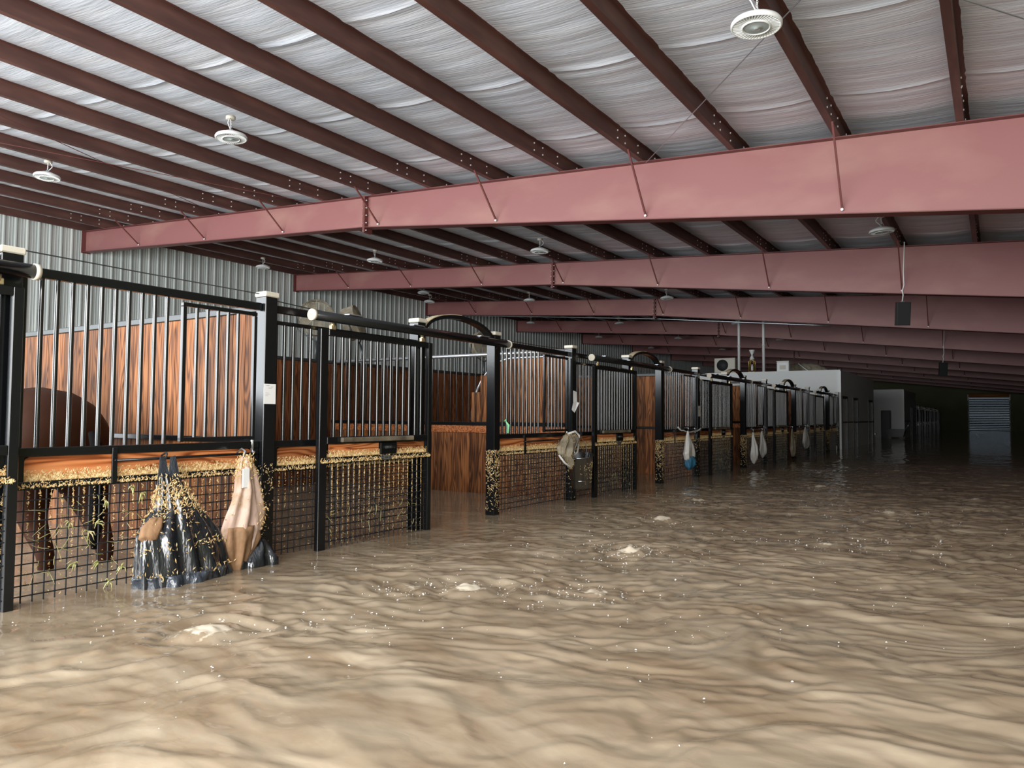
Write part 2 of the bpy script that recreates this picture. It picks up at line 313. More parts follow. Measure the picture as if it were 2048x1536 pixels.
# insulation blanket, sheet by sheet, sagging between the purlins
edges = sorted([XL] + PX + [XR])
edges = np.array(edges)
def blanket(y0, y1, fine):
    tt = (np.array([0, .05, .14, .3, .5, .7, .86, .95]) if fine else np.array([0, .12, .5, .88])); xs = np.concatenate([(a_ + (b_ - a_) * tt) for a_, b_ in zip(edges[:-1], edges[1:])] + [[XR]]); ys = np.linspace(y0, y1, int((y1 - y0) / (.03 if fine else .12)) + 1)
    X, Y = np.meshgrid(xs, ys, indexing='ij')
    i = np.clip(np.searchsorted(edges, X + 1e-6) - 1, 0, len(edges) - 2); a = edges[i]; b = edges[i + 1]; t = (X - a) / (b - a)
    sag = np.sin(np.pi * t) ** .8
    e = np.minimum(Y - y0, y1 - Y)
    z = zt(X) + .204 - .045 * sag
    wr = pn(X * .7 + 5, Y * 3.2) * .010 + pn(X * .8, Y * 9) * .006 + np.abs(pn(X * .4 + 3, Y * 1.5 + .25 * sag)) * -.013
    z += wr * (.02 + sag) - .014 * np.exp(-(e / .035) ** 2) * sag + .005 * np.exp(-((e - .09) / .05) ** 2) * sag
    z = np.minimum(z, zt(X) + .228)
    return grid_mesh('insulation_sheet', xs, ys + 0, z, M_blanket)
y = YB; k = 0; SW = 1.83
while y < YE - .1:
    y1 = min(y + SW, YE)
    put('insulation_sheet', blanket(y, y1 - .004, y < 24), ceiling); y = y1

# ------------------------------------------------------------ flood water
BOIL = [(-2.75, 3.2, .35), (-2.3, 5.15, .4), (-2.05, 4.8, .35), (-2.894, 2.024, 1.15), (-2.463, 3.35, 1.1), (-2.206, 4.92, 1.3), (-2.623, 6.58, .9), (-2.9, 8.341, 1.0), (-1.84, 3.645, .55), (-2.09, 11.07, .8), (-.92, 8.36, .8), (-1.07, 6.03, .5), (-2.85, 14.4, .6), (-.59, 6.6, .35), (-.24, 10.5, .5), (-1.6, 15.5, .5), (.6, 13, .5)]
def water(name, xs, ys, **kw):
    X, Y = np.meshgrid(xs, ys, indexing='ij')
    # flow-warped ripples
    wx = X + .25 * pn(X * .8, Y * .8 + 9); wy = Y + .25 * pn(X * .8 + 40, Y * .8)
    a = .52; u = wx * math.cos(a) + wy * math.sin(a); v = -wx * math.sin(a) + wy * math.cos(a)
    rid = lambda n: 1 - 2 * np.abs(n)
    dist = np.sqrt(X ** 2 + Y ** 2); near = np.clip(1 - (dist - 2.5) / 4, 0, 1)
    u2 = u + .18 * pn(u * 2.2 + 11, v * 2.2); v2 = v + .10 * pn(u * 3 + 2, v * 3 + 31)
    z = .018 * pn(u2 * .9, v2 * 2.2) + .009 * rid(pn(u2 * 1.9 + 7, v2 * 4.2)) + (.0115 - .0065 * near) * rid(pn(u2 * 4.2, v2 * 8 + 3)) + (.0065 - .0045 * near) * pn(u * 9, v * 15) + (.0022 - .0014 * near) * pn(u * 22, v * 30)
    calm = np.clip((X + 4.0) / .9, .08, 1) * np.clip(1.1 - dist / 30, .16, 1)
    z *= calm
    foam = np.zeros_like(X)
    for bx, by, am in BOIL:
        dx = X - bx; dy = Y - by; r = np.sqrt(dx * dx + dy * dy) + 1e-6; wob = r + .09 * pn(X * 3 + bx, Y * 3)
        z += am * (.0075 * (1 + .7 * pn(X * 2.5 + by, Y * 2.5)) * np.cos(wob * 2 * np.pi / .14) * np.exp(-r / .42) * np.clip(r / .16, 0, 1) + .024 * np.exp(-(r / .085) ** 2) * (1 + .8 * pn(X * 16, Y * 16)) - .010 * np.exp(-((r - .19) / .06) ** 2))
        foam = np.maximum(foam, am ** .3 * .66 * np.exp(-(r / .082) ** 2) + .28 * am * np.exp(-r / .5))
    foam += .10 * np.clip(pn(X * .8 + 4, Y * .8) + .1, 0, 1) * calm
    me = grid_mesh(name, xs, ys, WZ + z, M_water)
    at = me.attributes.new('foam', 'FLOAT', 'POINT'); at.data.foreach_set('value', foam.ravel().astype(np.float32))
    return put(name, me, **kw)
def span(*seg):
    o = []
    for a, b, d in seg: o += list(np.arange(a, b - 1e-6, d))
    return np.array(o + [seg[-1][1]])
water('floodwater', span((XL + .05, -8.2, .6), (-8.2, -4.6, .08), (-4.6, 1.6, .016), (1.6, 3.25, .06)), span((YB, .8, .08), (.8, 5.5, .013), (5.5, 10, .024), (10, 18, .05), (18, 34, .12), (34, YE - .06, .4)),
      kind='stuff', label='brown muddy flood water with boils and ripples covering the whole barn floor', cat='water')
# ------------------------------------------------------------ flecks of wood shavings, hay
def flecks(n, fn, size=.007, seed=1, flat=.35, elong=1.8):
    R = np.random.RandomState(seed); vs = []; fs = []
    for i in range(n):
        p, ax = fn(R); s_ = size * (.5 + R.rand()); a = R.rand() * 6.28; c, s2 = math.cos(a), math.sin(a); L_ = s_ * elong
        q = [(L_ * c, L_ * s2), (-s_ * .5 * s2 - L_ * .2 * c, s_ * .5 * c), (-L_ * c, -L_ * s2), (s_ * .5 * s2, -s_ * .5 * c + L_ * .2 * s2)]
        k = len(vs); h = s_ * flat
        if ax == 0: P = [(p[0], p[1] + u, p[2] + v) for u, v in q] + [(p[0] + h, p[1], p[2])]
        elif ax == 1: P = [(p[0] + u, p[1], p[2] + v) for u, v in q] + [(p[0], p[1] - h, p[2])]
        else: P = [(p[0] + u, p[1] + v, p[2]) for u, v in q] + [(p[0], p[1], p[2] + h)]
        vs += P; fs += [(k, k + 1, k + 4), (k + 1, k + 2, k + 4), (k + 2, k + 3, k + 4), (k + 3, k, k + 4)]
    m_ = MB(); m_.add(vs, fs); return m_
def strands(n, fn, seed=1, L0=.07, r=.0014):
    R = np.random.RandomState(seed); m_ = MB()
    for i in range(n):
        p = fn(R); a = R.rand() * 3.14; l = L0 * (.3 + R.rand()); b = (R.rand() - .5) * .8
        pts = [(p[0] + .004 * math.sin(t * 3), p[1] + l * (t - .5) * math.cos(a + b * t), p[2] + l * (t - .5) * math.sin(a + b * t)) for t in (0, .33, .66, 1)]
        m_.tube(pts, [r, r * 1.6, r * 1.4, r * .5], 3, cap=False)
    return m_
# ------------------------------------------------------------ stalls: local frame, y=0 at the first post, front plane x=0 at X=-4.15
FX = -4.15
zz = lambda v: H + v
def mk(n, f): return f.mesh(n, None)
post_me = MB().bev(-.05, .05, -.05, .05, 0, zz(.795), .004).mesh('column', M_black)
cap_me = MB().bev(-.058, .058, -.058, .058, zz(.795), zz(.83), .006).mesh('cap', M_cap)
def post_shav(R):
    z = zz(-.33 - abs(R.normal()) * .22) if R.rand() < .75 else zz(-.33 - R.rand() * .6)
    if z < WZ + .02: z = WZ + .02 + R.rand() * .5
    return ((.0505, (R.rand() - .5) * .09, z), 0) if R.rand() < .5 else (((R.rand() - .5) * .09, -.0505, z), 1)
pshav = [flecks((130, 520)[i], post_shav, .0048, 11 + i).mesh('shavings', M_shav) for i in range(2)]
bar_me = {}
def bar(parent, y, z0, z1, r=.0125, x=0., name='bar', m_=None, n=10):
    key = (round(z1 - z0, 3), r, (m_ or M_bar).name, n)
    if key not in bar_me: bar_me[key] = (MB().bev(-r, r, -r, r, 0, z1 - z0, .003) if n == 4 else MB().tube([(0, 0, 0), (0, 0, z1 - z0)], r, n, cap=False)).mesh(name, m_ or M_bar)
    return put(name, bar_me[key], parent, loc=(x, y, z0))
def mesh_wires(y0, y1, z0, z1, x=0., step=.055, r=.0042):
    m_ = MB(); n = round((y1 - y0) / step)
    for i in range(1, n):
        y = y0 + (y1 - y0) * i / n; m_.tube([(x, y, z0), (x, y, z1)], r, 5, cap=False)
    n = round((z1 - z0) / step)
    for i in range(1, n):
        z = z1 - (z1 - z0) * i / n; m_.tube([(x + .003, y0, z), (x + .003, y1, z)], r, 4, cap=False)
    return m_
def wire_flecks(y0, y1, z0, z1, n, x=0., seed=1, step=.055, top=True):
    nn = round((y1 - y0) / step)
    def fn(R):
        y = y0 + (y1 - y0) * R.randint(1, nn) / nn
        z = z1 - abs(R.normal()) * .16 if top and R.rand() < .7 else z0 + R.rand() * (z1 - z0)
        if z < WZ + .015: z = WZ + .02 + R.rand() * .3
        return ((x + .003, y + R.normal() * .0022, z), 0)
    return flecks(int(n * 1.5), fn, .0042, seed, elong=1.4)
def lip_flecks(y0, y1, z, n, x, seed, up=.055):
    def fn(R):
        zv = z + abs(R.normal()) * up * .42
        return ((x, y0 + R.rand() * (y1 - y0), min(zv, z + up)), 0)
    return flecks(int(n * 2.2), fn, .0045, seed, elong=1.5)
def lower(root, y0, y1, x=0., seed=1, debris=700, lip=True, zm=-.18):
    """rail, board, second rail, wire mesh down into the water"""
    MB().bev(x - .018, x + .018, y0, y1, zz(zm - .045), zz(zm), .003).obj('mid_rail', M_black, root)
    yc = (y0 + y1) / 2; hl = (y1 - y0) / 2 - .045
    bd = MB(); rr = .035; zc0, zc1 = zz(-.352), zz(zm - .047); pl = []
    for cx, cz, a0 in ((hl - rr, zc1 - rr, 0), (-hl + rr, zc1 - rr, 90), (-hl + rr, zc0 + rr, 180), (hl - rr, zc0 + rr, 270)):
        for t in (0, 45, 90): pl.append((cx + rr * math.cos(math.radians(a0 + t)), cz + rr * math.sin(math.radians(a0 + t))))
    bd.prism(pl, 0, x - .014, x + .002); bo = bd.obj('board', M_woodh, root, loc=(0, yc, 0))
    MB().box(x - .02, x - .0145, y0, y1, zz(-.352), zz(zm - .046)).obj('backing_plate', M_black, root)
    for ya in (y0, y1 - .045): MB().box(x - .0135, x + .012, ya, ya + .045, zz(-.352), zz(zm - .046)).obj('end_plate', M_black, root)
    MB().bev(x - .018, x + .018, y0, y1, zz(-.395), zz(-.353), .003).obj('lower_rail', M_black, root)
    mesh_wires(y0, y1, .16, zz(-.395), x).obj('wire_mesh', M_wire, root, kind='stuff')
    MB().bev(x - .018, x + .018, y0, y1, .1, .16, .003).obj('bottom_rail', M_black, root)
    if debris: wire_flecks(y0 + .02, y1 - .02, WZ, zz(-.40), debris, x, seed).obj('shavings', M_shav, root, kind='stuff')
    if lip:
        n = int(1150 * (y1 - y0)); lip_flecks(y0 + .05, y1 - .05, zz(-.352), n, x + .0025, seed + 50).obj('shavings', M_shav, root, kind='stuff')
        lip_flecks(y0 + .02, y1 - .02, zz(-.385), int(260 * (y1 - y0)), x + .0185, seed + 90, .03).obj('shavings', M_shav, root, kind='stuff')
def window_panel(seed):
    r = thing('window_panel', '', 'stall panel', group='barred window panels of the stalls')
    y0, y1 = 2.775, 4.245
    MB().bev(-.02, .02, y0, y1, zz(.70), zz(.75), .003).obj('top_rail', M_black, r)
    MB().bev(-.018, .018, y0, y0 + .03, zz(-.179), zz(.699), .003).obj('stile', M_black, r)
    yg = 3.665
    y = y0 + .105
    while y < yg - .03: bar(r, y, zz(-.179), zz(.70)); y += .0775
    g = put('swing_gate', MB().bev(-.0, .026, yg, yg + .028, zz(-.17), zz(.655), .003).bev(-.0, .026, y1 - .065, y1 - .037, zz(-.17), zz(.655), .003).bev(-.0, .026, yg, y1 - .037, zz(.656), zz(.68), .003).bev(0, .026, yg, y1 - .037, zz(-.165), zz(-.143), .003).mesh('swing_gate', M_black), r)
    for k in range(1, 6): bar(g, yg + .028 + k * .0745, zz(-.143), zz(.656), .0115, .013)
    MB().tube([(.013, y1 - .05, zz(-.25)), (.013, y1 - .05, zz(-.12))], .011, 8).tube([(.013, y1 - .05, zz(-.25)), (.035, y1 - .05, zz(-.25))], .009, 6).obj('latch_bolt', M_galv, r)
    lower(r, y0, y1, seed=seed, debris=1000)
    # little blanket bar in front of the board
    yb = y0 + .50
    MB().tube([(.045, yb, zz(-.262)), (.05, y1 - .04, zz(-.258))], .0085, 8).tube([(.01, yb, zz(-.262)), (.045, yb, zz(-.262))], .008, 6).tube([(.01, y1 - .06, zz(-.258)), (.05, y1 - .06, zz(-.258))], .008, 6).obj('blanket_bar', M_black, r)
    MB().bev(.0185, .03, yb - .015, yb + .015, zz(-.39), zz(-.19), .002).obj('bar_bracket', M_black, r)
    return r
def fixed_panel(seed):
    r = thing('fixed_panel', '', 'stall panel', group='fixed barred panels of the stalls')
    y0, y1 = .055, 1.515
    MB().bev(-.02, .02, y0, y1, zz(.70), zz(.75), .003).obj('header', M_black, r)
    MB().bev(-.014, .014, y0, y1, zz(.62), zz(.645), .003).obj('top_rail', M_black, r)
    MB().bev(-.016, .016, y0, y0 + .03, zz(-.179), zz(.619), .003).obj('stile', M_black, r)
    y = y0 + .10
    while y < y1 - .03: bar(r, y, zz(-.179), zz(.62)); y += .0775
    lower(r, y0, y1, seed=seed, debris=500)
    return r
def sliding_door(seed):
    r = thing('sliding_door', '', 'stall door', group='sliding doors of the stalls'); y0, y1 = 0., 1.25; x = 0
    for nm, a, b in (('stile', y0, y0 + .075), ('stile', y1 - .05, y1)): MB().bev(-.02, .02, a, b, .1, zz(.62), .004).obj(nm, M_black, r)
    a, b = y0 + .076, y1 - .051
    MB().bev(-.02, .02, a, b, zz(.575), zz(.62), .003).obj('top_rail', M_black, r)
    n = 15
    for k in range(1, n): bar(r, a + (b - a) * k / n, zz(-.16), zz(.575), .0115)
    MB().bev(-.02, .02, a, b, zz(-.21), zz(-.16), .003).obj('mid_rail', M_black, r)
    MB().bev(-.008, .004, a + .03, a + .55, zz(-.305), zz(-.214), .003).obj('board', M_woodh, r)
    MB().bev(-.008, .004, a + .745, b - .03, zz(-.305), zz(-.214), .003).obj('board', M_woodh, r)
    MB().box(-.014, -.009, a, b, zz(-.306), zz(-.211)).obj('backing_plate', M_black, r)
    lb = MB().bev(-.005, .02, a + .555, a + .74, zz(-.304), zz(-.213), .004); lb = lb.obj('latch_box', M_black, r)
    MB().tube([(.03, a + .60, zz(-.25)), (.03, a + .70, zz(-.25))], .012, 8).tube([(.02, a + .65, zz(-.25)), (.045, a + .65, zz(-.25))], .01, 8).obj('latch_handle', M_dark, r)
    MB().bev(-.02, .02, a, b, zz(-.352), zz(-.307), .003).obj('lower_rail', M_black, r)
    mesh_wires(a, b, .16, zz(-.352), 0).obj('wire_mesh', M_wire, r, kind='stuff')
    MB().bev(-.018, .018, a, b, .1, .16, .003).obj('bottom_rail', M_black, r)
    MB().bev(.021, .05, y0 + .2, y0 + .99, zz(-.20), zz(-.165), .004).obj('bumper_bar', M_rubber, r, label='brown bumper strip along the middle of the door')
    # oval maker plate with its marks
    pl = [(a + .615 + .062 * math.copysign(abs(math.cos(t)) ** .7, math.cos(t)), zz(-.33) + .017 * math.copysign(abs(math.sin(t)) ** .7, math.sin(t))) for t in np.linspace(0, 2 * math.pi, 25)[:-1]]
    mp = MB().prism(pl, 0, .0205, .0235).obj('maker_plate', M_galv, r, label='oval silver maker plate')
    mk_ = MB()
    for c in (-.042, .042):
        for s_ in (-1, 1): mk_.prism([(a + .615 + c + .011 * math.cos(t), zz(-.33) + s_ * .0062 + .0045 * math.sin(t)) for t in np.linspace(0, 6.283, 11)[:-1]], 0, .0236, .0245)
    for c in (-.014, 0, .014): mk_.box(.0236, .0245, a + .615 + c - .004, a + .615 + c + .004, zz(-.3375), zz(-.3225))
    mk_.obj('plate_marks', M_dark, mp)
    for yy in (y0 + .10, y1 - .14):
        MB().bev(-.012, .012, yy, yy + .05, zz(.621), zz(.655), .004).tube([(0, yy + .025, zz(.64)), (0, yy + .025, zz(.675))], .016, 10).obj('hanger', M_brass, r, label='pale metal door hanger')
    wire_flecks(a + .01, b - .01, WZ, zz(-.355), 1700, 0, seed).obj('shavings', M_shav, r, kind='stuff')
    lip_flecks(a, b, zz(-.307), 1200, .0045, seed + 1, .045).obj('shavings', M_shav, r, kind='stuff')
    lip_flecks(a - .06, b + .04, zz(-.345), 420, .0205, seed + 2, .035).obj('shavings', M_shav, r, kind='stuff')
    strands(20, lambda R: (.006, a + R.rand() * (b - a), WZ + .05 + R.rand() * .25), seed).obj('hay_stalks', M_hay, r, kind='stuff')
    return r
def door_track():
    r = thing('door_track', '', 'track', group='round overhead door tracks')
    MB().tube([(.13, .30, zz(.705)), (.13, 2.78, zz(.705))], .036, 20).obj('pipe', M_black, r)
    for a, b in ((.275, .30), (2.78, 2.805)): MB().tube([(.13, a, zz(.705)), (.13, b, zz(.705))], .041, 20).obj('end_cap', M_cap, r, label='pale round end cap')
    for y in (.62, 1.35, 2.3):
        MB().bev(.022, .15, y, y + .14, zz(.742), zz(.750), .002).obj('bracket', M_galv, r)
    return r
def door_arch():
    r = thing('door_arch', '', 'arch', group='bent arches above the stall doorways'); y0, y1 = 1.62, 2.67; o = []; i_ = []
    for t in np.linspace(0, math.pi, 19):
        c, s_ = math.cos(t), math.sin(t); y = (y0 + y1) / 2 - (y1 - y0) / 2 * c; yi = (y0 + y1) / 2 - ((y1 - y0) / 2 - .035) * c
        o.append((y, zz(.735) + .185 * s_)); i_.append((yi, zz(.735) + .15 * s_))
    m_ = MB()
    for k in range(18):
        m_.prism([o[k], o[k + 1], i_[k + 1], i_[k]], 0, -.04, .04)
    m_.obj('arch_band', M_black, r)
    f = MB()
    for k in range(1, 9):
        f.add([(-.041, *o[k]), (.041, *o[k]), (.041, *o[k + 1]), (-.041, *o[k + 1]), (-.041, o[k][0] - .002, o[k][1] + .006), (.041, o[k][0] - .002, o[k][1] + .006), (.041, o[k + 1][0] - .002, o[k + 1][1] + .006), (-.041, o[k + 1][0] - .002, o[k + 1][1] + .006)],
              [(4, 5, 6, 7), (0, 1, 5, 4), (1, 2, 6, 5), (3, 7, 6, 2), (0, 4, 7, 3)])
    f.obj('arch_lit_edge', M_archlit, r, label='cream strip painted as light on the near side of the arch')  # strip added to paint the lit upper near side of the arch
    return r
PLK = {}
def plank(parent, x, y, z0, z1, along='x', wdt=.138, th=.036, m_=None):
    key = (round(z1 - z0, 3), along, m_.name if m_ else '', round(wdt, 4))
    if key not in PLK:
        PLK[key] = (MB().bev(0, wdt, -th / 2, th / 2, 0, z1 - z0, .004) if along == 'x' else MB().bev(-th / 2, th / 2, 0, wdt, 0, z1 - z0, .004)).mesh('plank', m_ or M_wood)
    return put('plank', PLK[key], parent, loc=(x, y, z0))
def partition(special):
    r = thing('stall_partition', '', 'partition', group='wooden partitions between the stalls')
    x0, x1 = -3.93, -.06
    n = 28; wd = (x1 - x0) / n
    if not special:
        for k in range(n): plank(r, x0 + k * wd, 0, .05, zz(.70), wdt=wd - .003)
        MB().bev(x0, x1, -.028, .028, zz(.701), zz(.745), .004).obj('top_channel', M_dark, r)
        MB().bev(x0, x1, -.04, -.021, zz(-.20), zz(-.16), .004).obj('middle_channel', M_black, r)
    else:
        for k in range(n): plank(r, x0 + k * wd, 0, .05, zz(-.215), wdt=wd - .003)
        MB().bev(x0, x1, -.016, .016, zz(-.212), zz(-.12), .003).obj('cross_board', M_woodh, r)
        MB().bev(x0, x1, -.03, .03, zz(-.118), zz(-.075), .004).obj('middle_channel', M_black, r)
        MB().tube([(x0, 0, zz(.77)), (x1, 0, zz(.77))], .024, 12).obj('top_tube', M_galv, r, label='bright galvanised tube along the partition top')
        xs_ = -1.45; x = x0 + .06
        while x < xs_ + .25: bar(r, 0, zz(-.075), zz(.75), .008, x, m_=M_black, n=6); x += .10
        # privacy boards with a rounded top corner towards the back
        m2 = int((x1 - xs_) / wd)
        for k in range(m2):
            xa = x1 - (k + 1) * wd; xc = xa + wd / 2 - xs_; R_ = .62
            top = .70 if xc > R_ else -.07 + .77 * math.sqrt(max(.0, 1 - ((R_ - xc) / R_) ** 2))
            if top > 0.0: plank(r, xa, .036, zz(-.075), zz(top), wdt=wd - .003)
        pts = [(xs_ + .62 - .62 * math.cos(t), .036, zz(-.07 + .785 * math.sin(t))) for t in np.linspace(0.02, math.pi / 2, 12)] + [(x1, .036, zz(.715))]
        MB().tube(pts, .017, 8).obj('curved_edge', M_galv, r, label='curved steel edge of the boards')
    return r
def back_wall():
    r = thing('stall_back_wall', '', 'partition', group='wooden back walls of the stalls')
    n = 30; wd = 4.28 / n
    for k in range(n): plank(r, -3.96, .01 + k * wd, .05, zz(.745), 'y', wd - .003, m_=M_woodb)
    MB().bev(-3.99, -3.93, .01, 4.29, zz(.746), zz(.79), .004).obj('top_channel', M_dark, r)
    return r
def place(root, y, x, label, first, used):
    o = root if first else copy_tree(root)
    o.location = (x, y, 0); o['label'] = label; return o
Y0 = -1.02; P = 4.3; NS = 6
SN = ['nearest stall', 'second stall', 'third stall', 'fourth stall', 'fifth stall', 'sixth stall']
posts = [(Y0 + P * i + d, i, j) for i in range(NS) for j, d in enumerate((0, 1.57, 2.72))] + [(Y0 + P * NS, NS, 0)]
for n_, (y, i, j) in enumerate(posts):
    if j == 0: lb = f'black square stall post with pale cap between {SN[i-1]} and {SN[i]}' if 0 < i < NS else ('black square stall post left of the nearest stall' if i == 0 else 'black square stall post ending the row at the pale office corner')
    else: lb = f'black post with pale cap on the {"near" if j == 1 else "far"} side of the {SN[i]} doorway'
    if j == 0 and i == 1: lb = 'black stall post with pale cap and white card, between nearest and second stall'
    p = thing('stall_post', lb, 'post', (FX, y, 0), 'black stall posts'); put('column', post_me, p)
    put('cap', cap_me, p, label='pale plastic cap')
    if j != 1: put('shavings', pshav[j // 2], p, kind='stuff')
protos = {}
for i in range(NS):
    yb = Y0 + P * i
    for key, fn, x, dy, txt in (('w', lambda: window_panel(5), FX, 0, 'black barred window panel over wire mesh at the {}'), ('f', lambda: fixed_panel(9), FX, 0, 'fixed black barred panel behind the slid-back door of the {}'),
                           ('d', lambda: sliding_door(21), FX + .1, 0, 'black barred sliding door of the {}'), ('t', door_track, FX, 0, 'round black overhead track carrying the door of the {}'), ('a', door_arch, FX, 0, 'curved black arch above the doorway of the {}')):
        first = key not in protos
        if first: protos[key] = fn()
        dyy = (0 if key != 'd' else (1.50 if i == 0 else .38))
        if key == 'f' and i == 0: t2 = 'fixed black barred panel at the left of the {}'
        else: t2 = txt
        lab = t2.format(SN[i].split(',')[0]) + (', slid shut' if key == 'd' and i == 0 else ', slid open' if key == 'd' else '')
        place(protos[key], yb + dyy, x, lab, first, None)
    if i > 0:
        sp_ = (i % 2 == 0); key = 'p%d' % sp_; first = key not in protos
        if first: protos[key] = partition(sp_)
        place(protos[key], yb, FX, f'{"half-height plank partition topped with bars" if sp_ else "full-height plank partition"} between {SN[i-1]} and {SN[i]}', first, None)
    if i == 0: continue
    first = 'b' not in protos
    if first: protos['b'] = back_wall()
    place(protos['b'], yb, FX, f'brown plank back wall of the {SN[i].split(",")[0]}', first, None)
# ------------------------------------------------------------ office blocks beyond the stalls
def office(label, x0, x1, y0, y1, h, doors, loc='office_room'):
    r = thing('office_room', label, 'room'); z1 = H + h
    MB().box(x0, x1, y0, y0 + .1, 0, z1).obj('front_wall', M_office, r)
    sd = MB(); cuts = sorted(doors); ya = y0 + .1
    for a, b in cuts: sd.box(x1 - .1, x1, ya, a, 0, z1); sd.box(x1 - .1, x1, a, b, H + .72, z1); ya = b
    sd.box(x1 - .1, x1, ya, y1, 0, z1); sd.obj('side_wall', M_office, r)
    MB().box(x0, x1, y0, y1, z1, z1 + .04).obj('roof_slab', M_office, r)
    MB().box(x0, x1 - .1, y1 - .1, y1, 0, z1).obj('rear_wall', M_office, r)
    MB().box(x1 - .06, x1 + .02, y0 - .02, y0 - .001, .02, z1).box(x1 + .001, x1 + .02, y0, y0 + .06, .02, z1).obj('corner_trim', M_white, r)
    for a, b in cuts:
        f = MB().box(x1 - .08, x1 + .02, a, a + .07, 0, H + .72).box(x1 - .08, x1 + .02, b - .07, b, 0, H + .72).box(x1 - .08, x1 + .02, a + .07, b - .07, H + .65, H + .72)
        f.obj('door_frame', M_dark, r)
        d = MB().bev(x1 - .07, x1 - .03, a + .075, b - .075, .02, H + .64, .005).obj('door', M_white, r)
        MB().tube([(x1 - .03, a + .16, 1.02), (x1 + .03, a + .16, 1.02), (x1 + .03, a + .28, 1.02)], .012, 6).obj('handle', M_galv, d)
        MB().box(x1 - .029, x1 - .022, a + .2, b - .2, 1.3, 1.95).obj('inset_panel', M_white, d)
    MB().box(x1 + .001, x1 + .015, y0 + .1, y1 - .1, 1.33, 1.37).obj('chair_rail', M_dark, r)
    return r
office('pale flat-roofed office block standing at the end of the stall row', -9.4, -4.1, 25.1, 32.6, 1.50, [(25.3, 26.35), (27.45, 28.5), (31.0, 32.2)])
office('second dimmer pale office block farther down the dark aisle', -9.4, -4.1, 44.0, 51.0, 1.53, [(47.5, 48.5)])
# stalls beyond the offices
def copy_far(o, parent=None):
    c = o.copy(); col.objects.link(c); c.parent = parent
    for ch in o.children:
        if ch.get('kind') == 'stuff' and not ch.name.startswith('wire_mesh'): continue
        copy_far(ch, c)
    return c
pproto = bpy.data.objects['stall_post']
for i in range(5):
    yb = 51.6 + P * i; nm = f'{ORD[i]} stall' if i else 'first stall'
    for key, x, dyy, t2 in (('w', FX, 0, 'dark barred window panel, {} beyond the second office'), ('f', FX, 0, 'dark fixed barred panel, {} beyond the second office'), ('d', FX + .1, 1.5, 'dark sliding door, {} beyond the second office'), ('t', FX, 0, 'dark door track, {} beyond the second office'), ('a', FX, 0, 'dark arch, {} beyond the second office')):
        c = copy_far(protos[key]); c.location = (x, yb + dyy, 0); c['label'] = t2.format(nm)
        c['group'] = c['group'] + ' beyond the offices'
    for d, q in ((0, 'first'), (1.57, 'second'), (2.72, 'third')):
        c = copy_far(pproto); c.location = (FX, yb + d, 0); c['label'] = f'dark post, {q} of the {nm} beyond the second office'; c['group'] = 'black posts beyond the offices'
# ------------------------------------------------------------ light fixtures
hb = MB().lathe([(.028, .105), (.075, .10), (.12, .078), (.186, .052), (.198, .034), (.198, .014), (.188, .004), (.178, .010), (.176, .03), (.11, .05), (.03, .075)], 48)
hb_me = hb.mesh('housing', M_white)
fi = MB()
for k in range(44):
    a = 2 * math.pi * k / 44; t = .0028; c, s_ = math.cos(a), math.sin(a); c2, s2 = math.cos(a + .16), math.sin(a + .16)
    ri, ro = .108, .182
    v = []
    for (cc, ss, rr) in ((c, s_, ri), (c2, s2, ro)):
        for side in (-t, t):
            for z in (.006, .045): v.append((cc * rr - ss * side, ss * rr + cc * side, z))
    fi.add(v, [(0, 1, 3, 2), (4, 6, 7, 5), (0, 4, 5, 1), (2, 3, 7, 6), (0, 2, 6, 4), (1, 5, 7, 3)])
fi_me = fi.mesh('cooling_fins', M_white)
lr_me = MB().lathe([(.112, .05), (.112, .0), (.104, -.004), (.098, .004)], 40).mesh('lens_ring', M_white)
ln_me = MB().lathe([(.099, .003), (.06, -.001), (.022, -.002), (.018, -.008), (.0001, -.009)], 40).mesh('lens', M_lens)
def link_chain(z0, z1, n):
    m_ = MB(); h = (z1 - z0) / n
    for k in range(n):
        zc = z0 + h * (k + .5); pts = []
        for t in np.linspace(0, 2 * math.pi, 9):
            a, b = .009 * math.cos(t), h * .62 * math.sin(t); pts.append((a, 0, zc + b) if k % 2 else (0, a, zc + b))
        m_.tube(pts, .0025, 5, cap=False)
    return m_
def high_bay(x, y, label, swing=1, drop=.30):
    zc = zt(x) - drop
    r = thing('high_bay_light', label, 'lamp', (x, y, zc), 'round white high bay lights')
    r.rotation_euler = (rnd.uniform(-.05, .05), rnd.uniform(-.05, .05), rnd.uniform(0, 6.28))
    for n_, m_ in (('housing', hb_me), ('cooling_fins', fi_me), ('lens_ring', lr_me), ('lens', ln_me)): put(n_, m_, r)
    MB().tube([(0, 0, .10), (0, 0, .135)], .022, 12).tube([(.012 * math.cos(t), 0, .15 + .015 * math.sin(t)) for t in np.linspace(-1.2, 4.3, 9)], .003, 6).obj('eye_hook', M_galv, r)
    link_chain(.155, drop - .04, 6).obj('chain', M_white, r)
    pts = [(-.01, 0, .12), (-.035 * swing, .012, .15), (-.075 * swing, .02, .19), (-.085 * swing, .01, drop - .09), (-.06 * swing, 0, drop - .05), (-.03 * swing, 0, drop - .03)]
    MB().tube(pts, .0055, 6).obj('power_cord', M_white, r)
    MB().lathe([(.0001, drop), (.062, drop), (.062, drop - .032), (.05, drop - .04), (.0001, drop - .04)], 12).obj('junction_box', M_cap, r)
    px = min(PX, key=lambda q: abs(q - x)) - x
    return r
LY = [5.88, 13.6, 21.0, 28.1, 34.9, 41.9]; LX = [-1.55, -8.22, -13.08, -17.42]
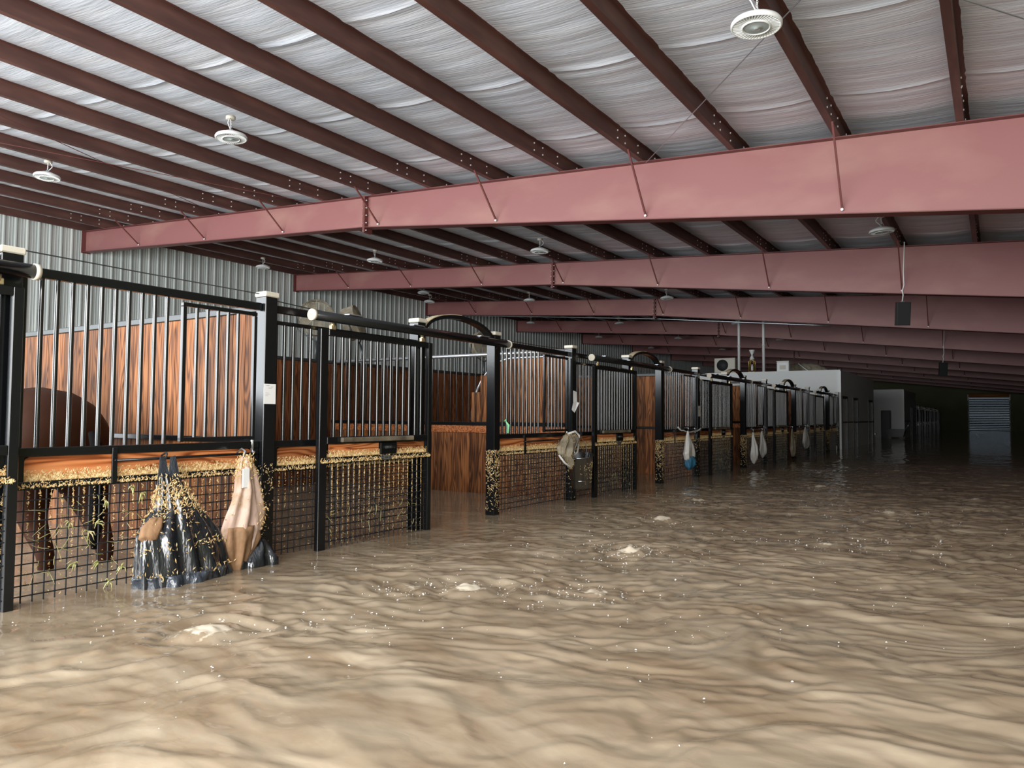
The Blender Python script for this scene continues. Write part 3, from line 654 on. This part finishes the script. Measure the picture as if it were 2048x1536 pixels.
for ri, y in enumerate(LY):
    for ci, x in enumerate(LX):
        if ri > 1 and ci == 0: continue
        bay = ['nearest bay', 'second bay', 'third bay', 'fourth bay', 'fifth bay', 'sixth bay'][ri]
        pos = ['over the aisle', 'left of the aisle', 'well left over the stalls', 'close to the corrugated wall'][ci]
        if ri == 0 and ci == 3: continue
        high_bay(x, y, f'round white high bay light hanging {pos} in the {bay}', 1 if (ri + ci) % 2 else -1)
high_bay(-15.9, 18.86, 'round white high bay light hanging low beside a cable in the third bay', 1)
# ------------------------------------------------------------ cables
def cable(label, pts, r=.004, m_=M_dark, cat='cable', nm='bracing_cable', sag=0):
    P_ = []
    for a, b in zip(pts[:-1], pts[1:]):
        for t in np.linspace(0, 1, 9)[:-1]: P_.append((a[0] + (b[0] - a[0]) * t, a[1] + (b[1] - a[1]) * t, a[2] + (b[2] - a[2]) * t - sag * 4 * t * (1 - t)))
    P_.append(pts[-1])
    o = MB().tube(P_, r, 5).obj(nm, m_); o['label'] = label; o['category'] = cat; return o
cable('thin grey diagonal bracing cable under the roof right of the picture middle', [(-4.03, 9.52, zt(-4.03) - .02), (1.35, 2.9, zt(1.35) - .03)], .006, M_galv)
cable('thin bracing cable crossing the roof at the top right corner', [(-3.0, 2.9, zt(-3.0) - .03), (2.0, 9.5, zt(2) - .03)], .006, M_galv)
cable('thin bracing cable under the left part of the roof, running away rightwards', [(-13.6, 2.9, zt(-13.6) - .03), (-10.7, 9.5, zt(-10.7) - .03)], .006, M_rafterd)
cable('thin bracing cable under the left part of the roof, running away leftwards', [(-10.5, 2.9, zt(-10.5) - .03), (-13.6, 9.5, zt(-13.6) - .03)], .006, M_rafterd)
cable('thin black electric wire sagging above the nearest stall up to the capped post', [(-4.5, 1.2, H + .93), (-4.4, 1.86, H + .88), (-4.35, 2.5, H + .86), (-4.16, 3.22, H + .815)], .004, M_dark, nm='electric_wire')
cable('thin black wire running along the post tops over the doorway of the second stall', [(-4.22, 3.34, H + .80), (-4.24, 4.8, H + .76), (-4.22, 6.0, H + .79), (-4.22, 7.54, H + .79)], .004, M_dark, nm='electric_wire', sag=.01)
# conduit under the fourth rafter
cable('long thin pale conduit under the third rafter', [(-17.5, 23.2, zb(-17.5) + .02), (-9.43, 23.2, H + 3.28), (-4, 23.2, zb(-4) - .02)], .022, M_galv, cat='pipe', nm='conduit')
# ------------------------------------------------------------ hanging loudspeakers
for x, y, zc, lb in ((-1.5, 16.0, 2.03, 'black box loudspeaker hanging by a white cable under the second rafter'), (-1.53, 29.3, 1.72, 'dim black loudspeaker hanging farther back under the roof')):
    r = thing('loudspeaker', lb, 'speaker', (x, y, H + zc), 'hanging loudspeakers'); r.rotation_euler = (math.radians(8), 0, math.radians(25))
    MB().prism([(-.125, -.10), (.125, -.10), (.09, .10), (-.09, .10)], 2, -.225, .225).obj('cabinet', M_dark, r)
    MB().bev(-.118, .118, -.112, -.101, -.215, .215, .006).obj('grille', M_speaker, r)
    MB().bev(-.03, .03, -.03, .03, .226, .24, .003).obj('hanging_bracket', M_galv, r)
    top = zt(x) - H - zc
    MB().tube([(0, 0, .24), (.012, 0, .36), (-.006, 0, .44), (.02, 0, .55), (.0, 0, .8), (0, 0, top)], .011, 6).obj('white_cable', M_white, r)
# ------------------------------------------------------------ fans above the stall backs
def fan(label, loc, rz, rx=0):
    r = thing('drum_fan', label, 'fan', loc, 'dusty round fans'); r.rotation_euler = (rx, 0, rz)
    hs = MB(); n_ = 32
    ring = lambda rr, y0, y1: hs.add([(rr * math.cos(2 * math.pi * k / n_), y, rr * math.sin(2 * math.pi * k / n_)) for y in (y0, y1) for k in range(n_)], [(k, (k + 1) % n_, n_ + (k + 1) % n_, n_ + k) for k in range(n_)], True)
    ring(.26, -.10, .10); ring(.252, -.10, .10); hs.obj('drum', M_dust, r)
    gd = MB()
    for s_ in (-1, 1):
        for rr in np.arange(.03, .26, .016): gd.tube([(rr * math.cos(t), s_ * (.10 + .03 * (1 - (rr / .26) ** 2)), rr * math.sin(t)) for t in np.linspace(0, 2 * math.pi, 25)], .0035, 4, cap=False)
        for k in range(8):
            a = k * math.pi / 4; gd.tube([(.02 * math.cos(a), s_ * .13, .02 * math.sin(a)), (.14 * math.cos(a), s_ * .121, .14 * math.sin(a)), (.257 * math.cos(a), s_ * .10, .257 * math.sin(a))], .003, 4, cap=False)
    gd.obj('wire_guard', M_dust, r, kind='stuff')
    for k in range(4):
        a = k * math.pi / 2 + .3; bl = MB(); c, s_ = math.cos(a), math.sin(a)
        v = [(c * rr - s_ * w_, tw, s_ * rr + c * w_) for rr, w_, tw in ((.04, -.025, .02), (.04, .025, -.02), (.23, .09, -.035), (.23, -.05, .03))]
        v += [(p[0], p[1] + .006, p[2]) for p in v]; bl.add(v, [(0, 1, 2, 3), (7, 6, 5, 4), (0, 4, 5, 1), (1, 5, 6, 2), (2, 6, 7, 3), (3, 7, 4, 0)]); bl.obj('blade', M_dust, r)
    MB().tube([(0, -.05, 0), (0, .12, 0)], .05, 16).obj('motor', M_dark, r)
    MB().tube([(-.27, 0, 0), (-.27, 0, -.18), (0, 0, -.34), (.27, 0, -.18), (.27, 0, 0)], .013, 8).tube([(0, 0, -.34), (0, 0, -.62)], .02, 8).obj('yoke', M_dark, r)
    return r
fan('dusty brown round fan facing the camera above the back of the second stall', (-8.22, 7.37, H + 1.40), math.radians(45))
fan('dusty round fan turned sideways beside the first fan', (-8.30, 8.18, H + 1.42), math.radians(118), math.radians(-18))
fan('dim dusty fan above the back of the third stall', (-8.25, 11.6, H + 1.38), math.radians(60))
# ------------------------------------------------------------ things on the office roof
RT = H + 1.54
r = thing('air_conditioner', 'grey white air conditioning condenser with round fan grille on the office roof', 'air conditioner', (-8.05, 26.2, RT + .06))
MB().bev(-.37, .37, -.15, .15, 0, .52, .012).obj('casing', M_cap, r)
g = MB()
for rr in np.arange(.03, .21, .018): g.tube([(-.08 + rr * math.cos(t), -.158, .26 + rr * math.sin(t)) for t in np.linspace(0, 2 * math.pi, 21)], .003, 4, cap=False)
g.obj('fan_grille', M_dark, r, kind='stuff')
MB().lathe([(.0001, 0), (.205, 0), (.205, .004), (.0001, .004)], 24).obj('fan_opening', M_speaker, r, loc=(-.08, -.152, .26), rot=(math.radians(90), 0, 0))
for x in (-.3, .3): MB().box(x - .03, x + .03, -.17, .17, -.06, -.001).obj('foot', M_dark, r)
for x, lb in ((-7.41, 'left white vertical pipe rising from the office roof to the ceiling'), (-6.58, 'right white vertical pipe rising from the office roof to the ceiling')):
    r = thing('white_pipe', lb, 'pipe', (x, 25.6, 0), 'white vertical pipes')
    MB().tube([(0, 0, RT + .001), (0, 0, zt(x) + .15)], .045, 12).obj('pipe', M_white, r)
    MB().tube([(0, 0, RT + .001), (0, 0, RT + .03)], .08, 12).obj('flange', M_white, r)
    MB().tube([(0, 0, RT + .9), (0, 0, RT + .96)], .055, 12).obj('coupling', M_white, r)
r = thing('ornate_lantern', 'gold framed lantern with white hourglass top standing on the office roof', 'lantern', (-7.02, 25.8, RT))
MB().bev(-.10, .10, -.10, .10, 0, .05, .01).obj('base', M_gold, r)
MB().tube([(-.09, -.09, .05), (-.09, -.09, .40), (0, -.09, .46), (.09, -.09, .40), (.09, -.09, .05)], .014, 6).tube([(-.09, .09, .05), (-.09, .09, .40), (0, .09, .46), (.09, .09, .40), (.09, .09, .05)], .014, 6).obj('frame', M_gold, r)
MB().lathe([(.0001, .08), (.04, .10), (.035, .22), (.02, .30), (.0001, .32)], 14).obj('candle_glass', M_white, r)
MB().lathe([(.0001, .46), (.085, .47), (.07, .53), (.02, .62), (.09, .76), (.10, .80), (.0001, .81)], 16).obj('hourglass_top', M_white, r)
r = thing('white_box', 'bright white plastic box standing on the office roof near its right end', 'box', (-6.0, 25.9, RT))
MB().bev(-.2, .2, -.12, .12, 0, .36, .02).obj('body', M_white, r); MB().bev(-.205, .205, -.125, .125, .361, .385, .006).obj('lid', M_white, r)
MB().box(-.10, .10, -.123, -.1205, .10, .24).obj('panel', M_cap, r)
r = thing('rolled_tarp', 'crumpled pale brown tarp rolled up behind the white box', 'tarp', (-5.5, 27.0, RT))
MB().tube([(-.75, 0, .10), (-.4, .05, .19), (0, -.03, .2), (.35, .05, .17), (.7, 0, .08)], [.09, .19, .2, .17, .07], 12).obj('roll', M_dust, r)
MB().tube([(-.2, -.28, .35), (.0, -.3, .18), (.2, -.3, .03)], .02, 6).obj('pole', M_white, r)
# ------------------------------------------------------------ things in the far aisle
r = thing('mounting_step', 'white two-legged mounting step half under water beside the office doors', 'step', (-4.33, 33.0, 0))
MB().bev(-.26, .26, -.2, .2, H - .64, H - .56, .01).obj('top_board', M_white, r)
for s_ in (-1, 1): MB().prism([(s_ * .20, H - .641), (s_ * .10, H - .641), (s_ * .02, .001), (s_ * .20, .001)], 1, -.17, .17).obj('leg', M_white, r)
r = thing('brown_carton', 'grey brown carton standing behind the mounting step', 'box', (-4.62, 33.5, 0))
MB().bev(-.14, .14, -.15, .15, .0, H - .05, .01).obj('body', M_dust, r); MB().box(-.141, .141, -.152, -.1505, H - .3, H - .27).obj('tape', M_cap, r)
r = thing('float_ball', 'white ball floating at the office corner', 'ball', (-4.25, 24.6, WZ + .06))
MB().lathe([(.13 * math.sin(t) + 1e-4, -.13 * math.cos(t)) for t in np.linspace(0, math.pi, 13)], 20).obj('shell', M_white, r); MB().lathe([(.132, -.01), (.132, .01)], 20).obj('seam', M_cap, r)
r = thing('metal_cabinet', 'tall dark cabinet standing before the second office', 'cabinet', (-4.9, 43.6, 0))
MB().bev(-.22, .22, -.2, .2, 0, H + .45, .01).obj('body', M_dark, r); MB().bev(-.2, .2, -.22, -.201, .1, H + .4, .006).obj('door', M_dark, r)
r = thing('garden_cart', 'dark cart with raised handle beside the tall dark cabinet', 'cart', (-4.35, 42.6, 0))
MB().prism([(-.35, .55), (.35, .55), (.45, .95), (-.45, .95)], 1, -.3, .3).obj('tub', M_dark, r)
for x in (-.3, .3): MB().tube([(x, -.33, .38), (x, -.28, .38)], .2, 16).obj('wheel', M_rubber, r)
MB().tube([(.45, -.25, .9), (.7, -.25, 1.35), (.7, .25, 1.35), (.45, .25, .9)], .018, 6).obj('handle', M_galv, r)
# ------------------------------------------------------------ bags, pails, papers on the stall fronts
def bag(rows, folds=7, famp=.18, seed=0, n=40, sub=4):
    """rows: (z, y centre, half width, half depth, x centre); cloth gathered at the top"""
    R = np.random.RandomState(seed); ph = R.rand(4) * 6; m_ = MB(); vs = []; k = 0
    rr = []
    for a, b in zip(rows[:-1], rows[1:]):
        for t in np.arange(0, 1, 1 / sub): rr.append([a[i] + (b[i] - a[i]) * t for i in range(5)])
    rr.append(rows[-1])
    for i, (z, yc, hw, hd, xc) in enumerate(rr):
        t = i / (len(rr) - 1)
        for j in range(n):
            a = 2 * math.pi * j / n
            f = 1 + famp * (.5 * math.sin(folds * a + ph[0] + 2.2 * t) + .35 * math.sin((folds + 4) * a + ph[1] - 3 * t) + .3 * math.sin(3 * a + ph[2] + 6 * t)) * (1 if i else .3)
            vs.append((xc + hd * math.cos(a) * (1 + 1.7 * (f - 1)), yc + hw * math.sin(a) * (1 + .5 * (f - 1)), z + .012 * math.sin(2 * a + ph[3]) * min(1, t * 2)))
    L_ = len(rr)
    m_.add(vs, [(i * n + j, i * n + (j + 1) % n, (i + 1) * n + (j + 1) % n, (i + 1) * n + j) for i in range(L_ - 1) for j in range(n)], True)
    m_.f += [tuple(range(n))[::-1], tuple((L_ - 1) * n + j for j in range(n))]; m_.sm += [False, False]
    return m_, vs, n
def bag_flecks(vs, n_, count, fn, seed, size=.007):
    R = np.random.RandomState(seed); V = [v for v in vs if v[0] > FX + .06]
    V = [v for v in V if v[2] > WZ - .01]
    def f(R):
        for _ in range(30):
            v = V[R.randint(len(V))]
            if R.rand() < fn(v): break
        return ((v[0] + .002, v[1] + R.normal() * .012, v[2] + R.normal() * .012), 0)
    return flecks(count, f, size, seed)
z_ = lambda v: H + v
r = thing('hay_bag', 'large black vinyl hay bag spattered with shavings hanging on the nearest window panel', 'bag')
b_, vs, n_ = bag([(z_(-.35), 2.53, .055, .022, -4.04), (z_(-.45), 2.545, .085, .04, -4.03), (z_(-.55), 2.565, .13, .06, -4.02), (z_(-.63), 2.565, .20, .08, -4.01), (z_(-.70), 2.57, .24, .095, -4.0), (z_(-.80), 2.58, .262, .11, -3.99), (z_(-.95), 2.60, .285, .125, -3.98), (z_(-1.12), 2.60, .28, .12, -3.98)], 11, .15, 4, 96, 6)
b_.obj('sack', M_vinyl, r)
def band(v):
    z = v[2] - H; return max(.9 * math.exp(-((z + .50) / .09) ** 2), .95 * math.exp(-((z + .90) / .018) ** 2), .8 * math.exp(-((z + .76) / .012) ** 2), .05)
bag_flecks(vs, n_, 1900, band, 5, .006).obj('shavings', M_shav, r, kind='stuff')
hm, vs2, _ = bag([(z_(-.905), 2.592, .285, .131, -3.977), (z_(-.93), 2.595, .29, .134, -3.976), (z_(-1.02), 2.605, .30, .137, -3.974), (z_(-1.1), 2.60, .29, .13, -3.974)], 11, .12, 4, 96, 4)
hm.obj('wet_hem', M_vinylg, r, label='shiny blue grey wet hem')
for y0, x0 in ((2.49, -4.045), (2.545, -4.03)):
    MB().prism([(y0 - .018, z_(-.25)), (y0 + .012, z_(-.245)), (y0 + .06, z_(-.45)), (y0 - .035, z_(-.47))], 0, x0, x0 + .008).obj('strap', M_vinylg, r)
MB().tube([(-4.035, 2.50, z_(-.262)), (-4.02, 2.50, z_(-.235)), (-4.04, 2.51, z_(-.225)), (-4.09, 2.51, z_(-.245))], .006, 6).obj('hook', M_dark, r)
fl, vs3, _ = bag([(z_(-.585), 2.43, .03, .03, -3.985), (z_(-.63), 2.40, .06, .045, -3.985), (z_(-.69), 2.375, .055, .045, -3.975), (z_(-.72), 2.37, .02, .02, -3.97)], 4, .2, 8, 24, 4); fl.obj('mud_lump', M_dust2, r, label='brown muddy fold on the bag shoulder')
r = thing('canvas_bag', 'muddy pinkish canvas bag hanging beside the card post left of the second stall', 'bag')
b_, vs, n_ = bag([(z_(-.27), 3.02, .03, .018, -4.0), (z_(-.36), 3.03, .065, .03, -4.0), (z_(-.48), 3.03, .08, .045, -3.99), (z_(-.62), 3.01, .125, .05, -3.98), (z_(-.72), 2.985, .13, .05, -3.98), (z_(-.82), 2.975, .10, .045, -3.98), (z_(-.97), 2.95, .05, .03, -3.98)], 5, .34, 12, 48, 5)
b_.obj('sack', M_canvas, r)
lo, _, _ = bag([(z_(-.70), 2.985, .118, .05, -3.972), (z_(-.78), 2.98, .122, .055, -3.97), (z_(-.86), 2.965, .09, .05, -3.972), (z_(-.99), 2.95, .045, .03, -3.975)], 5, .3, 19, 40, 4); lo.obj('muddy_bottom', M_dust2, r, label='mud-brown bottom of the bag')
bag_flecks(vs, n_, 700, lambda v: .95 if v[2] - H > -.40 or v[1] > 3.10 else .04, 6, .006).obj('shavings', M_shav, r, kind='stuff')
MB().bev(-3.955, -3.945, 2.965, 3.015, z_(-.46), z_(-.34), .002).obj('label_tag', M_paper, r)
MB().tube([(-4.0, 3.0, z_(-.29)), (-4.0, 3.02, z_(-.235)), (-4.05, 3.03, z_(-.22)), (-4.1, 3.03, z_(-.25))], .006, 6).obj('hook', M_galv, r)
r = thing('black_cloth', 'black cloth bundle half under water below the canvas bag', 'cloth')
b_, _, _ = bag([(z_(-.80), 3.12, .04, .03, -3.99), (z_(-.86), 3.12, .09, .05, -3.98), (z_(-.93), 3.10, .14, .07, -3.97), (z_(-1.05), 3.09, .15, .07, -3.97)], 6, .3, 17, 36, 4); b_.obj('bundle', M_vinyl, r)
def hang_bag(label, y, zt_, zbm, w_, seed, m_=M_cloth, tail=False, x=-4.03):
    r = thing('cloth_bag', label, 'bag', group='pale bags hanging on the farther stall fronts'); h = zt_ - zbm
    b_, vs, n_ = bag([(z_(zt_), y, .012, .01, x), (z_(zt_ - .15 * h), y, w_ * .35, .02, x), (z_(zt_ - .45 * h), y, w_ * .8, .045, x + .02), (z_(zt_ - .7 * h), y - .01, w_, .055, x + .02), (z_(zt_ - .88 * h), y, w_ * .75, .045, x + .02), (z_(zbm), y + .01, w_ * .25, .02, x + .01)], 4, .28, seed, 36, 4)
    b_.obj('sack', m_, r)
    if tail:
        t_, _, _ = bag([(z_(zbm + .10), y + .02, w_ * .6, .05, x + .02), (z_(zbm + .02), y + .03, w_ * .75, .06, x + .02), (z_(zbm - .06), y + .03, w_ * .8, .05, x + .02), (z_(zbm - .1), y + .03, w_ * .5, .03, x + .02)], 6, .4, seed + 3, 30, 3); t_.obj('blue_tail', M_blue, r, label='blue cloth end')
    MB().tube([(x, y, z_(zt_ - .01)), (x + .01, y, z_(zt_ + .05)), (x - .06, y, z_(zt_ + .05))], .006, 6).obj('hook', M_galv, r)
hang_bag('white cloth bag with blue end hanging at the third stall window', 11.16, -.21, -.70, .17, 3, tail=True)
hang_bag('narrow pale cloth hanging on the fourth stall, left of its neighbour bag', 14.66, -.28, -.88, .11, 6, x=-3.98)
hang_bag('white cloth bag with folded end beside the narrow cloth', 15.5, -.27, -.80, .22, 9)
hang_bag('grey sheer cloth hanging at the fifth stall doorway', 17.95, -.24, -.88, .20, 12, M_dust, x=-3.98)
hang_bag('wide greyish white cloth bag farthest along the stall row', 19.6, -.22, -.76, .33, 15)
cable('white lead rope looped over the third stall window rail', [(-4.11, 10.95, z_(-.15)), (-4.08, 11.1, z_(-.20)), (-4.06, 11.5, z_(-.22)), (-4.07, 11.9, z_(-.17))], .012, M_cloth, 'rope', 'lead_rope', .02)
r = thing('steel_bucket', 'shiny stainless steel pail hanging tilted on the second stall window panel', 'bucket', (-3.93, 7.44, z_(-.79)), None, (math.radians(-6), math.radians(6), 0))
r.rotation_euler = (math.radians(11), math.radians(3), 0)
MB().lathe([(.0001, 0), (.105, 0), (.108, .02), (.145, .355), (.153, .36), (.153, .372), (.143, .37), (.104, .03), (.0001, .02)], 40).obj('pail', M_chrome, r)
MB().lathe([(.1165, .09), (.1205, .095), (.1185, .10)], 40).obj('rib', M_chrome, r)
MB().tube([(0, -.152, .345), (.01, -.13, .46), (0, -.03, .56), (0, .05, .56), (.01, .135, .44), (0, .152, .345)], .004, 8).obj('bail_handle', M_galv, r)
flecks(110, lambda R: ((lambda a, z: (((.108 + .1 * z) * math.cos(a) + .002, (.108 + .1 * z) * math.sin(a), z), 0))(R.rand() * 2.4 - 1.2, .3 - abs(R.normal()) * .12)), .005, 9).obj('shavings', M_shav, r, kind='stuff')
r = thing('plastic_bag', 'muddy grey plastic bag and straps hanging left of the steel pail', 'bag')
b_, vs, n_ = bag([(z_(-.20), 7.30, .10, .03, -4.0), (z_(-.26), 7.26, .13, .06, -3.98), (z_(-.34), 7.18, .13, .07, -3.97), (z_(-.42), 7.15, .09, .05, -3.97), (z_(-.50), 7.25, .09, .045, -3.97), (z_(-.56), 7.26, .03, .02, -3.97)], 6, .4, 31, 40, 4)
b_.obj('sack', M_dust, r); bag_flecks(vs, n_, 600, lambda v: .5, 8, .006).obj('shavings', M_shav, r, kind='stuff')
MB().tube([(-4.0, 7.26, z_(-.19)), (-3.97, 7.36, z_(-.165)), (-3.96, 7.44, z_(-.21)), (-3.96, 7.42, z_(-.33)), (-3.95, 7.38, z_(-.40)), (-3.95, 7.28, z_(-.44))], .012, 8).obj('strap', M_cloth, r)
MB().tube([(-4.0, 7.05, z_(-.42)), (-3.96, 7.10, z_(-.50)), (-3.96, 7.22, z_(-.555)), (-3.96, 7.32, z_(-.50))], .011, 8).obj('strap', M_cloth, r)
r = thing('notice_card', 'white printed card fixed on the post left of the second stall', 'card')
MB().box(-4.0985, -4.0965, 3.228, 3.325, z_(.07), z_(.205)).obj('card', M_paper, r)
pr = MB()
for k, (a, b) in enumerate(((.02, .045), (.055, .075), (.035, .065))): pr.box(-4.0964, -4.0961, 3.228 + a, 3.228 + b, z_(.195 - .008 * k) - .003, z_(.195 - .008 * k))
for k, (a, b) in enumerate(((.012, .04), (.012, .05), (.012, .035))): pr.box(-4.0964, -4.0961, 3.228 + a, 3.228 + b, z_(.145 - .009 * k) - .002, z_(.145 - .009 * k))
pr.obj('print', M_ink, r, kind='stuff')
r = thing('torn_notice', 'torn white paper hanging crooked on the post right of the second stall', 'paper')
MB().add([(-4.094, 7.545, z_(.30)), (-4.094, 7.625, z_(.285)), (-4.075, 7.60, z_(.17)), (-4.08, 7.52, z_(.165)), (-4.092, 7.545, z_(.302)), (-4.092, 7.625, z_(.287)), (-4.073, 7.60, z_(.172)), (-4.078, 7.52, z_(.167))], [(0, 1, 2, 3), (7, 6, 5, 4), (0, 4, 5, 1), (1, 5, 6, 2), (3, 7, 4, 0), (2, 6, 7, 3)]).obj('upper_sheet', M_paper, r)
MB().add([(-4.08, 7.52, z_(.165)), (-4.075, 7.60, z_(.17)), (-4.06, 7.63, z_(.16)), (-4.085, 7.56, z_(.045)), (-4.09, 7.50, z_(.08)), (-4.078, 7.52, z_(.165))], [(0, 1, 3, 4), (1, 2, 3), (4, 3, 1, 5)]).obj('lower_sheet', M_paper, r)
r = thing('small_notice', 'small grey notice on the post right of the third stall', 'paper')
MB().box(-4.0985, -4.0965, 11.85, 11.94, z_(.02), z_(.19)).obj('sheet', M_cap, r); MB().box(-4.0964, -4.096, 11.86, 11.93, z_(.13), z_(.15)).obj('print', M_ink, r)
r = thing('green_clip', 'pale green plastic clip hanging on the second stall window bars', 'clip')
MB().tube([(-4.11, 6.17, z_(-.055)), (-4.10, 6.20, z_(-.09)), (-4.10, 6.19, z_(-.17))], [.006, .014, .010], 8).obj('grip', M_greentag, r); MB().tube([(-4.11, 6.17, z_(-.05)), (-4.12, 6.19, z_(-.03)), (-4.13, 6.17, z_(-.05))], .005, 6).obj('loop', M_greentag, r)
o = strands(45, lambda R: (-4.143, 1.85 + abs(R.normal()) * .33, H - .45 - R.rand() * .42), 5, .08, .0012).obj('hay_wisps', M_hay); o['kind'] = 'stuff'; o['label'] = 'green and yellow hay stalks caught in the nearest wire mesh'; o['category'] = 'hay'
# clumps of hay blades
hc = MB(); R = np.random.RandomState(4)
for cy, cz in ((2.13, -.64), (2.17, -.60), (2.06, -.80), (2.19, -.82), (2.32, -.86), (2.25, -.93), (2.03, -.58), (2.42, -.46), (2.50, -.62), (2.22, -.48), (2.36, -.42)):
    for k in range(5):
        a = R.rand() * 6.28; l = .015 + R.rand() * .03; dx = .01 + R.rand() * .012
        hc.tube([(-4.14, cy, H + cz), (-4.14 + dx, cy + l * .6 * math.cos(a), H + cz + l * .6 * math.sin(a)), (-4.14 + dx * .8, cy + l * math.cos(a), H + cz + l * math.sin(a) - .02)], [.0025, .0042, .001], 4, cap=False)
o = hc.obj('hay_clumps', M_hay); o['kind'] = 'stuff'; o['label'] = 'small clumps of green hay stuck in the nearest wire mesh'; o['category'] = 'hay'
# ------------------------------------------------------------ bay horse in the nearest stall, seen from behind
def skin(name, verts, edges, radii, m_, parent=None, root=0, sub=2):
    me = bpy.data.meshes.new(name); me.from_pydata(verts, edges, []); me.materials.append(m_)
    o = put(name, me, parent); md = o.modifiers.new('skin', 'SKIN'); md.use_smooth_shade = True
    for i, q in enumerate(radii): me.skin_vertices[0].data[i].radius = q if isinstance(q, tuple) else (q, q)
    me.skin_vertices[0].data[root].use_root = True
    sb = o.modifiers.new('sub', 'SUBSURF'); sb.levels = sub; sb.render_levels = sub; return o
hr = thing('bay_horse', 'dark bay horse standing in the nearest stall with its rump to the aisle', 'horse', (0, 2.47, 0))
V = []; E_ = []; Rd = []
def hv(x, y, z, r, p=None):
    V.append((x, y * 1.1, z + (.05 if z > 1.1 else 0))); Rd.append((r[0] * 1.22, r[1] * 1.2) if z > 1.15 and x > -6.6 else r); k = len(V) - 1
    if p is not None: E_.append((p, k))
    return k
pel = hv(-5.25, 0, 1.31, (.29, .29)); rump = hv(-4.98, 0, 1.27, (.235, .27), pel); loin = hv(-5.6, 0, 1.30, (.29, .28), pel); bar_ = hv(-6.0, 0, 1.22, (.31, .30), loin)
che = hv(-6.45, 0, 1.20, (.27, .32), bar_); nb = hv(-6.75, 0, 1.38, (.15, .24), che); nm_ = hv(-6.98, 0, 1.62, (.10, .17), nb); pol = hv(-7.17, 0, 1.84, (.08, .12), nm_)
hd1 = hv(-7.33, 0, 1.76, (.085, .12), pol); hd2 = hv(-7.52, 0, 1.56, (.06, .085), hd1); muz = hv(-7.64, 0, 1.43, (.05, .06), hd2)
for s_ in (-1, 1):
    st = hv(-5.2, s_ * .16, 1.02, (.13, .18), pel); ga = hv(-5.12, s_ * .175, .80, (.075, .10), st); ho = hv(-4.93, s_ * .165, .58, (.045, .06), ga); ca = hv(-4.95, s_ * .16, .34, (.034, .038), ho); fe = hv(-4.97, s_ * .16, .17, (.042, .045), ca); hv(-5.04, s_ * .16, .05, (.05, .06), fe)
    sh = hv(-6.5, s_ * .15, .98, (.10, .14), che); el = hv(-6.43, s_ * .155, .78, (.065, .08), sh); kn = hv(-6.45, s_ * .15, .50, (.045, .05), el); fc = hv(-6.45, s_ * .15, .22, (.036, .04), kn); hv(-6.50, s_ * .15, .06, (.05, .055), fc)
    hv(-7.15, s_ * .06, 1.98, (.015, .03), pol)
skin('body', V, E_, Rd, M_coat, hr, 0)
tl = MB().tube([(-4.80, 0, 1.34), (-4.74, 0, 1.27), (-4.71, 0, 1.1), (-4.71, 0, .85), (-4.72, 0, .62)], [.02, .035, .045, .05, .02], 14); tl.obj('tail', M_hair, hr)
MB().tube([(-7.13, 0, 1.96), (-7.0, 0, 1.83), (-6.82, 0, 1.66), (-6.6, 0, 1.52)], [.02, .045, .05, .03], 10).obj('mane', M_hair, hr)
for s_ in (-1, 1): MB().lathe([(.02 * math.sin(t) + 1e-4, -.02 * math.cos(t)) for t in np.linspace(0, math.pi, 9)], 12, (-7.38, s_ * .078, 1.75)).obj('eye', M_hair, hr)
# ------------------------------------------------------------ pale flecks painted as sparkling glints on the water
R = np.random.RandomState(9); fb = MB()
def glint_pos(R):
    if R.rand() < .8:
        bx, by, am = BOIL[R.randint(len(BOIL) - 3)]; a = R.rand() * 6.28; d = abs(R.normal()) * .55 * am ** .5 + .1
        return ((bx + d * math.cos(a), by + d * math.sin(a), WZ + .006), 2)
    return ((-3.8 + R.rand() * 5.2, .9 + R.rand() * 9, WZ + .006), 2)
o = flecks(2400, glint_pos, .0040, 12, .8, 1.1).obj('painted_glints', M_white); o['kind'] = 'stuff'; o['label'] = 'small white flecks painted as glints on the muddy water'; o['category'] = 'foam'
